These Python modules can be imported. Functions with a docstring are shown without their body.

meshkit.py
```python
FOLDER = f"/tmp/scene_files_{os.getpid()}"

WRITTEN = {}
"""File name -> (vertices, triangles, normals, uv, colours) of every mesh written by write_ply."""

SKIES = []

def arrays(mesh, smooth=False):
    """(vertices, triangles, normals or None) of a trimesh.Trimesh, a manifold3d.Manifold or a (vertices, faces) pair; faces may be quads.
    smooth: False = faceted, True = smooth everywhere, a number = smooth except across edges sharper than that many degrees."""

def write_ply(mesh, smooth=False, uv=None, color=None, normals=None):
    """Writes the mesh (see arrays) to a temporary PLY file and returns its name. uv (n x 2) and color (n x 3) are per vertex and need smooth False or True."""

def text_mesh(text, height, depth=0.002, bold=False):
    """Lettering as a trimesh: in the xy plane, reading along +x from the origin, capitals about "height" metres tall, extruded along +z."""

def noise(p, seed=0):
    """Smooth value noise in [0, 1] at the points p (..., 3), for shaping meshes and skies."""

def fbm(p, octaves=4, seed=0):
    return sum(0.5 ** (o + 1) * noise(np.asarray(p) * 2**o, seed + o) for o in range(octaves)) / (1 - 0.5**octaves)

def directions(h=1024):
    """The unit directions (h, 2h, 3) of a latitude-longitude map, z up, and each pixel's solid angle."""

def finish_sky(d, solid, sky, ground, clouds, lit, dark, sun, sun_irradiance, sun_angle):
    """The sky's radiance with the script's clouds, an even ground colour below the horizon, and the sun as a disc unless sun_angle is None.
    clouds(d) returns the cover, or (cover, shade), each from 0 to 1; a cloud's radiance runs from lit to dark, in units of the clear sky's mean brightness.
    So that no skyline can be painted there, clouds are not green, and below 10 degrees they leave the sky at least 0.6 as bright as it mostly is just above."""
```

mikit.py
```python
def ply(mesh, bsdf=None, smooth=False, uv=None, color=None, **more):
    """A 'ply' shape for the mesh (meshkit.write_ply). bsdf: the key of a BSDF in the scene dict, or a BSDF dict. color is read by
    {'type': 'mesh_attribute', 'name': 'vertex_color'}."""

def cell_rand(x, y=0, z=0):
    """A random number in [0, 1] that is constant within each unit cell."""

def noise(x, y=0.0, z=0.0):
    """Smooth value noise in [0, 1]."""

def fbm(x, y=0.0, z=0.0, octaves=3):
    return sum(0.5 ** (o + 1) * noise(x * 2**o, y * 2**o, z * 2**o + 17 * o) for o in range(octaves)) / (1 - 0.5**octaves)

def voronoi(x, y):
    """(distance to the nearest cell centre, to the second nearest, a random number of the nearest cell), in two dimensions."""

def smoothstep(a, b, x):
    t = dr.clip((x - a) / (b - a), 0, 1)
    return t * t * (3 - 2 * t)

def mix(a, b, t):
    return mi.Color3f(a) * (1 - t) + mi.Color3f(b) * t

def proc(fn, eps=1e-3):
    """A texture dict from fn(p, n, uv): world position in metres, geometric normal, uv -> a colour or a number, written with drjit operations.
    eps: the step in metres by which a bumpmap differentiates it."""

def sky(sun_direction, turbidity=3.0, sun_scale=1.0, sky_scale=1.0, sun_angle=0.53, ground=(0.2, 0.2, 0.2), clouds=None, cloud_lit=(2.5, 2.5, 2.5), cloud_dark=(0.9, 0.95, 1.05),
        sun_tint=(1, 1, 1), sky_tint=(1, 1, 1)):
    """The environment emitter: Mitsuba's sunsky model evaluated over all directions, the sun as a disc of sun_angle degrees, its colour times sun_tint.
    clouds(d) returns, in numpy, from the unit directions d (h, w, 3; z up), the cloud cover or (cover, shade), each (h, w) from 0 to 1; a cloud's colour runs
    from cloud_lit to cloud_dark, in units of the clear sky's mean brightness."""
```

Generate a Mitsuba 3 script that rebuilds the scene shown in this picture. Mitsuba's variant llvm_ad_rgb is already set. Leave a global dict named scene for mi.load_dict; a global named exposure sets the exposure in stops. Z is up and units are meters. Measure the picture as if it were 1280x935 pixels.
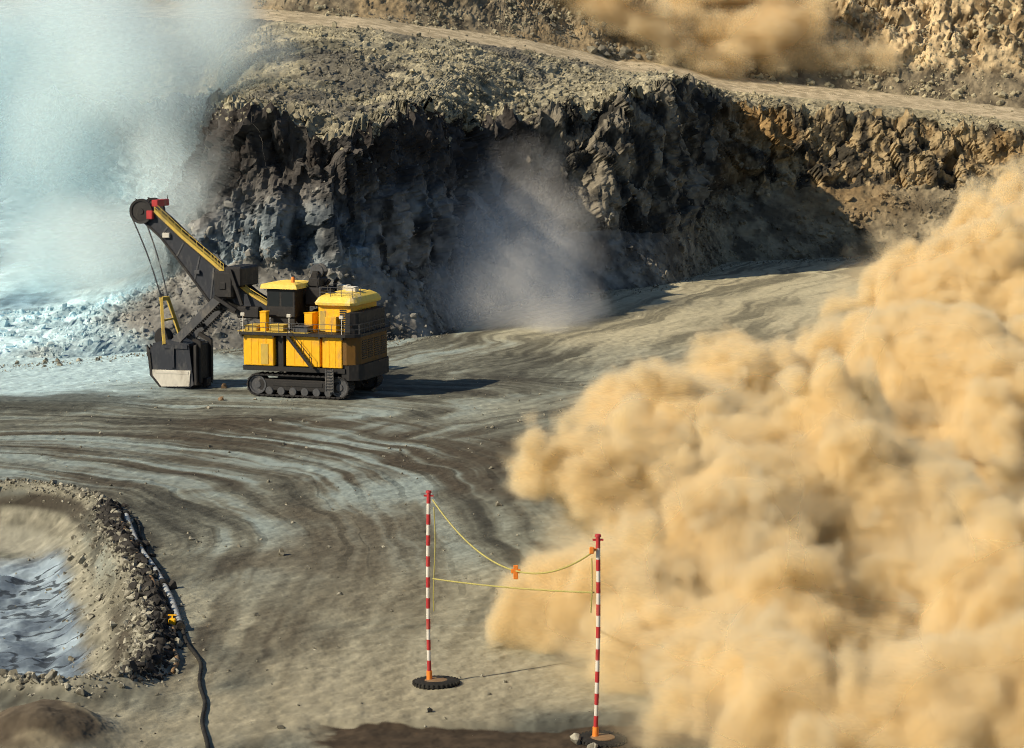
import math
import numpy as np
import drjit as dr
import mitsuba as mi
import trimesh
import manifold3d
import mikit
import meshkit
from mikit import proc, noise, fbm, voronoi, cell_rand, smoothstep, mix, ply
from scipy.interpolate import PchipInterpolator
from scipy.spatial import ConvexHull, cKDTree
from scipy.ndimage import gaussian_filter

T = mi.ScalarTransform4f
R = np.random.default_rng(11)
scene, labels = {}, {}

# ------------------------------------------------------------------ camera, sky, exposure
EYE = np.array([0.0, 0.0, 32.0])
PITCH = math.atan(0.1225)
scene['camera'] = {'type': 'perspective', 'fov': math.degrees(2 * math.atan(640 / 3000)), 'fov_axis': 'x', 'near_clip': 1.0, 'far_clip': 3000.0,
                   'to_world': T().look_at(origin=EYE.tolist(), target=(EYE + [0, math.cos(PITCH), -math.sin(PITCH)]).tolist(), up=[0, 0, 1])}
SUN = np.array([-0.700, -0.445, 0.558])
scene['sky_light'] = mikit.sky(SUN.tolist(), turbidity=3, sky_scale=0.6, sun_tint=(0.95, 1.0, 1.06), ground=(0.2, 0.18, 0.15))
exposure = 2.0


# ------------------------------------------------------------------ helpers
def add(key, mesh, bsdf, smooth=False, **k):
    if key in scene:
        n = 1
        while f'{key}_{n:03d}' in scene:
            n += 1
        key = f'{key}_{n:03d}'
    scene[key] = ply(mesh, bsdf, smooth, **k)
    return key


def tag(key, label=None, category=None, group=None, kind=None):
    labels[key] = {a: b for a, b in dict(label=label, category=category, group=group, kind=kind).items() if b}


def cellnoise(p, seed, tilt=0.0):
    """Voronoi facets: for each point a random number of its cell plus a tilted plane through the cell's centre."""
    i0 = np.floor(p).astype(np.int64)
    best = np.full(len(p), 9.0)
    out = np.zeros(len(p))

    def rnd(c, k):
        h = (c[:, 0] * 374761393 + c[:, 1] * 668265263 + c[:, 2] * 2147483647 + (seed * 16 + k) * 144665) & 0xFFFFFFFF
        h = ((h ^ (h >> 13)) * 1274126177) & 0xFFFFFFFF
        h = ((h ^ (h >> 15)) * 2246822519) & 0xFFFFFFFF
        return ((h ^ (h >> 16)) & 0xFFFFFF) / 16777215.0
    for a, b, c in np.ndindex(3, 3, 3):
        ci = i0 + np.array([a - 1, b - 1, c - 1])
        o = np.stack([rnd(ci, k) for k in range(3)], 1)
        d = p - (ci + o)
        dist = (d * d).sum(1)
        m = dist < best
        if m.any():
            g = np.stack([rnd(ci[m], 4 + k) - 0.5 for k in range(3)], 1)
            out[m] = rnd(ci[m], 3) + tilt * (d[m] * g).sum(1)
            best[m] = dist[m]
    return out


def sm(a, b, x):
    t = np.clip((x - a) / (b - a), 0, 1)
    return t * t * (3 - 2 * t)


def grid_faces(nu, nv):
    i, j = np.meshgrid(np.arange(nu - 1), np.arange(nv - 1), indexing='ij')
    a = i * nv + j
    return np.stack([a, a + nv, a + nv + 1, a + 1], -1).reshape(-1, 4)


def rock_mesh(rng, n=13):
    p = rng.normal(size=(n, 3))
    p /= np.linalg.norm(p, axis=1, keepdims=True)
    p *= rng.uniform(0.8, 1.1, (n, 1)) * np.array([1.0, 0.85, 0.7])
    h = ConvexHull(p)
    f = h.simplices.copy()
    for k, (s, e) in enumerate(zip(h.simplices, h.equations)):
        if np.dot(np.cross(p[s[1]] - p[s[0]], p[s[2]] - p[s[0]]), e[:3]) < 0:
            f[k] = s[::-1]
    return p, f


ROCKS = [rock_mesh(np.random.default_rng(100 + k), 11 + k % 4) for k in range(14)]


def scatter(points, sizes, rng):
    """One mesh of many small stones."""
    V, Fc, at = [], [], 0
    which = rng.integers(0, len(ROCKS), len(points))
    for w in range(len(ROCKS)):
        sel = np.nonzero(which == w)[0]
        if not len(sel):
            continue
        v, f = ROCKS[w]
        q = rng.normal(size=(len(sel), 4))
        q /= np.linalg.norm(q, axis=1, keepdims=True)
        a, b, c, d = q.T
        M = np.stack([1 - 2 * (c * c + d * d), 2 * (b * c - a * d), 2 * (b * d + a * c), 2 * (b * c + a * d), 1 - 2 * (b * b + d * d), 2 * (c * d - a * b), 2 * (b * d - a * c), 2 * (c * d + a * b), 1 - 2 * (b * b + c * c)], -1).reshape(-1, 3, 3)
        vv = np.einsum('kij,nj->kni', M, v) * sizes[sel][:, None, None] + points[sel][:, None, :]
        V.append(vv.reshape(-1, 3))
        Fc.append((f[None] + (np.arange(len(sel)) * len(v))[:, None, None]).reshape(-1, 3) + at)
        at += len(sel) * len(v)
    return np.vstack(V), np.vstack(Fc)


def polyline_field(xy, line):
    """(distance, nearest arc parameter, signed side) of the points to a polyline."""
    best = np.full(len(xy), 1e9)
    arc = np.zeros(len(xy))
    side = np.zeros(len(xy))
    s = 0.0
    for a, b in zip(line[:-1], line[1:]):
        d = b - a
        L = np.linalg.norm(d)
        t = np.clip(((xy - a) @ d) / L ** 2, 0, 1)
        r = xy - a - t[:, None] * d
        dd = np.hypot(r[:, 0], r[:, 1])
        m = dd < best
        best[m], arc[m] = dd[m], (s + t * L)[m]
        side[m] = np.sign(d[0] * r[:, 1] - d[1] * r[:, 0])[m]
        s += L
    return best, arc, side


def inside(xy, poly):
    x, y = xy.T
    res = np.zeros(len(xy), bool)
    for (x0, y0), (x1, y1) in zip(poly, np.roll(poly, -1, axis=0)):
        if y0 != y1:
            res ^= ((y0 > y) != (y1 > y)) & (x < (x1 - x0) * (y - y0) / (y1 - y0) + x0)
    return res


def spline(points, step):
    p = np.asarray(points, float)
    s = np.concatenate([[0], np.cumsum(np.linalg.norm(np.diff(p, axis=0), axis=1))])
    return PchipInterpolator(s, p, axis=0)(np.linspace(0, s[-1], max(2, int(s[-1] / step))))


# ------------------------------------------------------------------ materials
def matte(key, fn, rough=0.9, bump=None, scale=1.0, spec=0.3):
    b = {'type': 'principled', 'base_color': proc(fn), 'roughness': rough, 'specular': spec}
    if bump is not None:
        b = {'type': 'bumpmap', 'arbitrary': proc(bump, eps=0.02), 'scale': scale, 'bsdf': b}
    scene[key] = {'type': 'twosided', 'bsdf': b}


def rock_noises(p):
    big = fbm(p.x * 0.09 + 3, p.y * 0.09, p.z * 0.09, 3)
    med = fbm(p.x * 0.45, p.y * 0.45, p.z * 0.3, 4)
    fine = fbm(p.x * 1.5, p.y * 1.5, p.z * 1.5, 2)
    stone = cell_rand(dr.floor(p.x * 1.3), dr.floor(p.y * 1.3), dr.floor(p.z * 1.6))
    return big, med, 0.72 + 0.36 * fine + 0.22 * stone


def pale_muck(c, p, big, med):
    pale = mix((0.22, 0.33, 0.39), (0.55, 0.75, 0.83), smoothstep(0.25, 0.7, med))
    return mix(c, pale, smoothstep(-41.0, -56.0, p.x + 26 * (big - 0.5) + 8 * (med - 0.5)) * smoothstep(24.0, 15.0, p.z))


def rock_colour(p):
    big, med, grain = rock_noises(p)
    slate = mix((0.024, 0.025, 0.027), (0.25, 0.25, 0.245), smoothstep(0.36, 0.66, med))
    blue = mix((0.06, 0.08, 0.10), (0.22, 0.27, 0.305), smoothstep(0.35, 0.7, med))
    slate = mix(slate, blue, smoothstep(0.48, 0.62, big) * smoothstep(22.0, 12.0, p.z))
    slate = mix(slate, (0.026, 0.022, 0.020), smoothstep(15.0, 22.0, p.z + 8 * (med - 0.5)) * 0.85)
    ochre = mix((0.04, 0.036, 0.028), (0.32, 0.25, 0.145), smoothstep(0.40, 0.60, med))
    ochre = mix(ochre, (0.26, 0.165, 0.065), smoothstep(0.52, 0.66, big) * 0.7)
    brown = mix((0.024, 0.024, 0.022), (0.19, 0.175, 0.14), smoothstep(0.40, 0.66, med))
    c = mix(slate, brown, smoothstep(-4.0, 8.0, p.x + 12 * (big - 0.5)))
    c = mix(c, ochre, smoothstep(34.0, 46.0, p.x + 14 * (big - 0.5)))
    return pale_muck(c, p, big, med) * grain


def scree_colour(p):
    big, med, grain = rock_noises(p)
    grey = mix((0.07, 0.07, 0.068), (0.24, 0.24, 0.225), smoothstep(0.3, 0.7, med))
    warm = mix((0.085, 0.072, 0.05), (0.27, 0.23, 0.155), smoothstep(0.3, 0.7, med))
    c = mix(grey, warm, smoothstep(12.0, 34.0, p.x + 12 * (big - 0.5)))
    c = mix(c, (0.24, 0.165, 0.08), smoothstep(44.0, 56.0, p.x + 20 * (big - 0.5)) * smoothstep(74.0, 60.0, p.x) * smoothstep(5.0, 11.0, p.z) * 0.6)
    return pale_muck(c, p, big, med) * grain


def hill_colour(p):
    big, med, grain = rock_noises(p)
    c = mix((0.16, 0.15, 0.108), (0.335, 0.31, 0.22), smoothstep(0.3, 0.7, med))
    c = mix(c, (0.085, 0.083, 0.076), smoothstep(0.50, 0.62, big) * 0.75)
    c = mix(c, (0.36, 0.32, 0.21), smoothstep(18.0, 45.0, p.x) * 0.5)
    return c * grain


def upper_colour(p):
    big, med, grain = rock_noises(p)
    c = mix((0.10, 0.085, 0.06), (0.26, 0.22, 0.15), smoothstep(0.3, 0.7, med))
    tan = mix((0.20, 0.145, 0.08), (0.58, 0.46, 0.28), smoothstep(0.3, 0.62, med))
    c = mix(c, tan, smoothstep(46.0, 60.0, p.x + 20 * (big - 0.5)) * smoothstep(32.0, 36.0, p.z + 6 * (big - 0.5)))
    c = mix(c, mix((0.30, 0.22, 0.12), (0.40, 0.31, 0.18), med), smoothstep(0.5, 0.6, big) * smoothstep(60.0, 46.0, p.x) * 0.6)
    return c * grain


def rock_bump(p, n, uv):
    return fbm(p.x * 1.5, p.y * 1.5, p.z * 1.5, 2) * 0.25


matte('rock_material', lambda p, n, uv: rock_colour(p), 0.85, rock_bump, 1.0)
matte('scree_material', lambda p, n, uv: scree_colour(p), 0.9, rock_bump, 1.0)
matte('hill_material', lambda p, n, uv: hill_colour(p), 0.9, rock_bump, 1.0)
matte('upper_material', lambda p, n, uv: upper_colour(p), 0.85, rock_bump, 1.0)
matte('scree_stone', lambda p, n, uv: scree_colour(p) * 1.15, 0.8)
matte('hill_stone', lambda p, n, uv: hill_colour(p) * 1.2, 0.8)


def road_colour(p, n, uv):
    f = fbm(p.x * 0.8, p.y * 0.8, p.z * 0.2, 4)
    return mix((0.24, 0.205, 0.14), (0.40, 0.345, 0.245), smoothstep(0.3, 0.7, f)) * (0.85 + 0.3 * fbm(p.x * 4, p.y * 4, 0.0, 2))


matte('road_material', road_colour, 0.95)


def floor_colour(p, n, uv):
    x, y = p.x, p.y
    w1 = fbm(x * 0.06, y * 0.06, 1.0, 3) - 0.5
    w2 = fbm(x * 0.25, y * 0.25, 7.0, 3) - 0.5
    # wheel tracks turning round the hollow
    r1 = 49 * dr.power(dr.power(dr.abs(x + 60) / 49, 3) + dr.power(dr.abs(y - 140) / 70, 3) + 1e-6, 1 / 3) + 5 * w1 + 0.8 * w2
    a1 = dr.atan2((y - 140) * 0.7, x + 60)
    # tracks coming from the right and turning towards the front: rings about (38, 180)
    r2 = dr.sqrt(dr.square(x - 38) + dr.square((y - 180) * 0.8)) + 8 * w1 + 1.4 * w2
    a2 = dr.atan2(y - 180, x - 38)
    # tracks running to the back right
    q3 = (x * 0.93 - y * 0.36) + 8 * w1 + 1.6 * w2
    t3 = x * 0.36 + y * 0.93
    m2 = smoothstep(-0.15, 0.3, w1 * 1.8 + (x - 4) * 0.02 + (y - 215) * 0.006)
    m3 = smoothstep(235.0, 290.0, y + 40 * w1)

    def three(f, g, k):
        v1 = fbm(r1 * f, a1 * 50 * g, k, 3)
        v2 = fbm(r2 * f + 40, a2 * 40 * g, k + 3, 3)
        v3 = fbm(q3 * f, t3 * g, k + 5, 3)
        v = v1 * (1 - m2) + v2 * m2
        return v * (1 - m3) + v3 * m3
    broad = three(0.2, 0.035, 0.0)
    thin = three(1.1, 0.05, 11.0)
    s = broad * 0.5 + thin * 0.5
    patch = fbm(x * 0.045 + 9, y * 0.03, 2.0, 4)
    patch2 = fbm(x * 0.11 + 4 * w1, y * 0.07, 6.0, 4)
    fine = fbm(x * 1.9, y * 1.2, 0.0, 3)
    base = mix((0.050, 0.052, 0.045), (0.255, 0.27, 0.225), smoothstep(0.33, 0.67, s * 0.7 + 0.3 * patch2))
    dusty = smoothstep(166.0, 124.0, y + 34 * w1) * smoothstep(0.38, 0.62, patch2 + 0.05)
    base = mix(base, mix((0.245, 0.225, 0.16), (0.42, 0.39, 0.285), s), dusty * 0.9)
    damp = smoothstep(0.40, 0.58, patch) * smoothstep(112.0, 140.0, y) * smoothstep(262.0, 225.0, y + 30 * w1)
    base = mix(base, (0.062, 0.052, 0.038), damp * smoothstep(0.66, 0.36, 0.6 * s + 0.4 * patch2) * 0.85)
    stain = smoothstep(1.5, 0.3, dr.sqrt(dr.square((x + 12 + 9 * w1) / 7.5) + dr.square((y - 163 + 20 * w2) / 21)) + 1.2 * (patch2 - 0.5))
    base = mix(base, mix((0.060, 0.050, 0.036), (0.15, 0.135, 0.10), s), stain * 0.7)
    wet = (1 - 0.8 * stain) * smoothstep(0.47, 0.64, 0.7 * s + 0.3 * patch2) * smoothstep(14.0, -10.0, x + 40 * w1) * smoothstep(146.0, 170.0, y + 20 * w1)
    base = mix(base, (0.235, 0.31, 0.325), wet * 0.7)
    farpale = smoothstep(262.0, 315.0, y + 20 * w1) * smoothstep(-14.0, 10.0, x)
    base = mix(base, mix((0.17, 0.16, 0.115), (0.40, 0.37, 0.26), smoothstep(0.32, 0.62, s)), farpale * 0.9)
    # pale powder at the foot of the muck heap on the left
    powder = smoothstep(230.0, 250.0, y + 16 * w1) * smoothstep(-29.0, -43.0, x + 16 * w1)
    base = mix(base, mix((0.32, 0.47, 0.53), (0.56, 0.75, 0.82), s), powder * 0.9)
    darkp = smoothstep(0.0, 1.0, 1.4 - dr.sqrt(dr.square((x + 47 + 8 * w1) / 15) + dr.square((y - 238 + 12 * w2) / 7)))
    base = mix(base, (0.062, 0.068, 0.06), darkp * 0.85)
    # tyre tracks: pairs of narrow bands with cross treads
    lane = r1 / 5.5 + 0.6 * w1
    k = cell_rand(dr.floor(lane), 3.0, 1.0)
    u = (lane - dr.floor(lane)) * 5.5 - 1.0 - 2.0 * k
    band = smoothstep(0.34, 0.26, dr.abs(dr.abs(u - 0.0) - 1.5 + 0.0 * k))
    tread = 0.6 + 0.4 * smoothstep(0.35, 0.65, noise(a1 * 110, dr.floor(lane) * 3.0 + u * 0.7, 2.0))
    here = smoothstep(0.42, 0.56, fbm(x * 0.05 + 3, y * 0.04, 12.0, 3)) * (1 - m3) * (1 - 0.7 * m2)
    base = base * (1 - 0.38 * band * tread * here)
    # wet clay on the bottom of the hollow
    hol = smoothstep(-1.0, -2.0, p.z)
    cl = fbm(x * 0.55, y * 0.3, 4.0, 5)
    clay = mix((0.13, 0.175, 0.23), (0.30, 0.39, 0.47), smoothstep(0.32, 0.60, cl))
    clod_shade = fbm(x * 0.35 + 0.8 * w2, y * 0.55, 14.0, 4)
    clay = mix(clay, (0.03, 0.04, 0.055), smoothstep(0.05, 0.02, dr.abs(clod_shade - 0.5)) * 0.85)  # small shadows between the mud clods, drawn as dark lines in the colour
    holc = mix(mix((0.17, 0.175, 0.14), (0.29, 0.29, 0.24), s1m(r1, a1)), clay, smoothstep(172.0, 163.0, y + 14 * w1 + 3 * w2))
    base = mix(base, holc, hol)
    edge = smoothstep(0.2, 0.7, p.z + 0.3 * (fine - 0.5)) * smoothstep(-14.0, -17.0, x) * smoothstep(205.0, 195.0, y)
    slope = smoothstep(-0.35, -0.8, p.z) * (1 - hol)
    base = mix(base, mix((0.17, 0.17, 0.13), (0.36, 0.35, 0.28), fine), dr.maximum(edge, slope) * 0.85)
    # darker brown strip along the front
    ey = y - 117.0 + 1.6 * (fbm(x * 0.5, y * 0.5, 3.0, 4) - 0.5)
    front_strip = smoothstep(0.15, -0.15, ey) * smoothstep(-10.2, -8.6, x + 2.2 * (fbm(x, y, 9.0, 3) - 0.5))
    base = mix(base, mix((0.040, 0.030, 0.020), (0.075, 0.055, 0.036), fine), front_strip)
    mound = smoothstep(0.3, 1.0, p.z) * smoothstep(120.0, 117.0, y) * smoothstep(-14.0, -17.0, x)
    base = mix(base, mix((0.08, 0.058, 0.038), (0.27, 0.23, 0.155), smoothstep(0.45, 0.6, fbm(x * 0.3, y * 0.3, 8.0, 3))), mound * 0.85)
    return base * (0.66 + 0.34 * fine)


def s1m(r, a):
    return smoothstep(0.3, 0.7, fbm(r * 0.5, a * 3, 2.0, 3))


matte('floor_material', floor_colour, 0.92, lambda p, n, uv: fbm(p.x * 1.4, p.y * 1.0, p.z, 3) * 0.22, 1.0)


def painted(key, colour, dirt, amount, rough=0.5, spec=0.5):
    def fn(p, n, uv):
        f = fbm(p.x * 1.1, p.y * 1.1, p.z * 0.5, 4)
        g = fbm(p.x * 5, p.y * 5, p.z * 1.6, 3)
        return mix(colour, dirt, smoothstep(0.5, 0.78, 0.65 * f + 0.35 * g) * amount) * (0.85 + 0.3 * g)
    scene[key] = {'type': 'twosided', 'bsdf': {'type': 'principled', 'base_color': proc(fn), 'roughness': rough, 'specular': spec}}


painted('yellow_paint', (0.84, 0.45, 0.006), (0.36, 0.22, 0.08), 0.8)
painted('dusty_yellow', (0.50, 0.36, 0.07), (0.22, 0.18, 0.10), 0.8, 0.8)
painted('shaded_yellow', (0.13, 0.065, 0.008), (0.05, 0.04, 0.03), 0.9, 0.7)  # yellow paint with the shade of the rear wall mixed into its colour
painted('roof_yellow', (0.80, 0.58, 0.10), (0.55, 0.50, 0.40), 0.8, 0.6)
painted('black_steel', (0.008, 0.008, 0.010), (0.04, 0.037, 0.032), 0.6, 0.6)
painted('navy_steel', (0.013, 0.018, 0.030), (0.06, 0.062, 0.066), 0.7, 0.6)
painted('grey_steel', (0.055, 0.06, 0.07), (0.15, 0.14, 0.125), 0.7, 0.55)
painted('worn_steel', (0.52, 0.51, 0.46), (0.28, 0.26, 0.22), 0.8, 0.6)
painted('red_paint', (0.40, 0.030, 0.035), (0.30, 0.16, 0.12), 0.7)
painted('orange_paint', (0.75, 0.22, 0.03), (0.5, 0.25, 0.1), 0.5)
painted('white_paint', (0.62, 0.60, 0.55), (0.40, 0.36, 0.28), 0.8)
painted('cable_yellow', (0.38, 0.35, 0.11), (0.34, 0.30, 0.14), 0.6)
painted('rubber', (0.018, 0.018, 0.017), (0.06, 0.055, 0.045), 0.5, 0.85, 0.3)
painted('pipe_grey', (0.33, 0.36, 0.38), (0.25, 0.22, 0.17), 0.7, 0.4)
painted('pipe_brown', (0.20, 0.13, 0.07), (0.28, 0.22, 0.14), 0.8, 0.7)
scene['window_glass'] = {'type': 'principled', 'base_color': {'type': 'rgb', 'value': [0.015, 0.02, 0.025]}, 'roughness': 0.08, 'specular': 0.6}

# ------------------------------------------------------------------ the pit floor
BERM = np.array([(-75, 183), (-52, 186), (-39.4, 185), (-32.4, 180.5), (-30.0, 175), (-26.1, 159.6), (-22.9, 147.0), (-21.0, 137.0), (-20.0, 129.0), (-20.6, 124.0), (-23.2, 122.6), (-27.5, 123.6), (-40, 125), (-75, 126)], float)
BERM_C = spline(BERM, 0.8)


def floor_height(xy):
    x, y = xy.T
    p3 = np.stack([x, y, x * 0], 1)
    z = 2.0 * sm(290, 370, y) * sm(-25, 15, x)
    z += 0.5 * (meshkit.fbm(p3 / 22, 3, 3) - 0.5) + 0.16 * (meshkit.fbm(p3 / 4, 3, 5) - 0.5)
    # ruts of tyres round the hollow
    r1 = np.hypot(x + 52, y - 138) + 3 * (meshkit.fbm(p3 / 14, 2, 8) - 0.5)
    z += 0.06 * (meshkit.noise(np.stack([r1 * 1.1, np.arctan2(y - 138, x + 52) * 4, x * 0], 1), 4) - 0.5)
    z += 0.07 * (meshkit.noise(p3 * 1.1, 6) - 0.5)
    near = (x > -90) & (x < 0) & (y > 105) & (y < 205)
    q = xy[near]
    d, arc, _ = polyline_field(q, BERM_C)
    ins = inside(q, BERM)
    n1 = meshkit.fbm(np.stack([q[:, 0], q[:, 1], 0 * d], 1) / 1.6, 3, 9)
    east = sm(168, 160, q[:, 1]) * 0 + sm(-33, -30, q[:, 0]) * sm(122, 127, q[:, 1])
    crest = (0.95 - 0.15 * east) * (0.7 + 0.6 * n1)
    wetz = sm(173, 168, q[:, 1]) * sm(2.5, 5.0, d)
    lump = np.abs(meshkit.fbm(np.stack([q[:, 0] / 2.2, q[:, 1] / 2.6, 0 * d], 1), 4, 19) - 0.5) * 2
    lump2 = np.abs(meshkit.noise(np.stack([q[:, 0] / 0.9, q[:, 1] / 1.3, 0 * d], 1), 20) - 0.5) * 2
    zin = wetz * (0.40 * lump + 0.20 * lump2 - 0.15) + crest * np.exp(-(d / 1.5) ** 2) - 2.6 * sm(0.3, 6.5, d + 1.6 * (n1 - 0.5)) + 0.4 * (n1 - 0.5)
    zout = crest * np.exp(-(d / (1.1 - 0.2 * east)) ** 2)
    z[near] += np.where(ins, zin, zout)
    # mound at the lower left corner and trench at the front
    mx, my = (x + 23.0) / 3.2, (y - 113.5) / 4.2
    z += 1.7 * np.exp(-(mx ** 2 + my ** 2) ** 1.5) * (0.8 + 0.4 * meshkit.fbm(p3 / 1.5, 3, 12))
    e = y - 117.2 + 0.7 * (meshkit.fbm(p3 / 2.5, 3, 14) - 0.5)
    z -= 0.3 * sm(0.5, -0.4, e) * sm(-10.6, -8.8, x + 0.8 * (meshkit.noise(p3 / 1.2, 15) - 0.5)) * sm(30, 10, x)
    return z


def spaced(stops):
    out = [stops[0][0]]
    for (a, d0), (b, d1) in zip(stops[:-1], stops[1:]):
        x = a
        while x < b - 1e-6:
            t = (x - a) / (b - a)
            x = min(b, x + d0 * (1 - t) + d1 * t)
            out.append(x)
    return np.array(out)


gx = spaced([(-420, 30), (-120, 3), (-48, 0.35), (30, 0.35), (70, 0.8), (140, 3), (420, 30)])
gy = spaced([(-60, 12), (90, 2), (108, 0.3), (150, 0.32), (200, 0.42), (300, 0.6), (400, 0.8), (470, 2.0)])
XX, YY = np.meshgrid(gx, gy, indexing='ij')
fl = np.stack([XX.ravel(), YY.ravel()], 1)
fz = floor_height(fl)
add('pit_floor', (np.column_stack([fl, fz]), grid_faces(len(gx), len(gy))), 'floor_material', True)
tag('pit_floor', 'flat floor of an open pit, grey and swept with curved wheel tracks', kind='structure')

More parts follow.
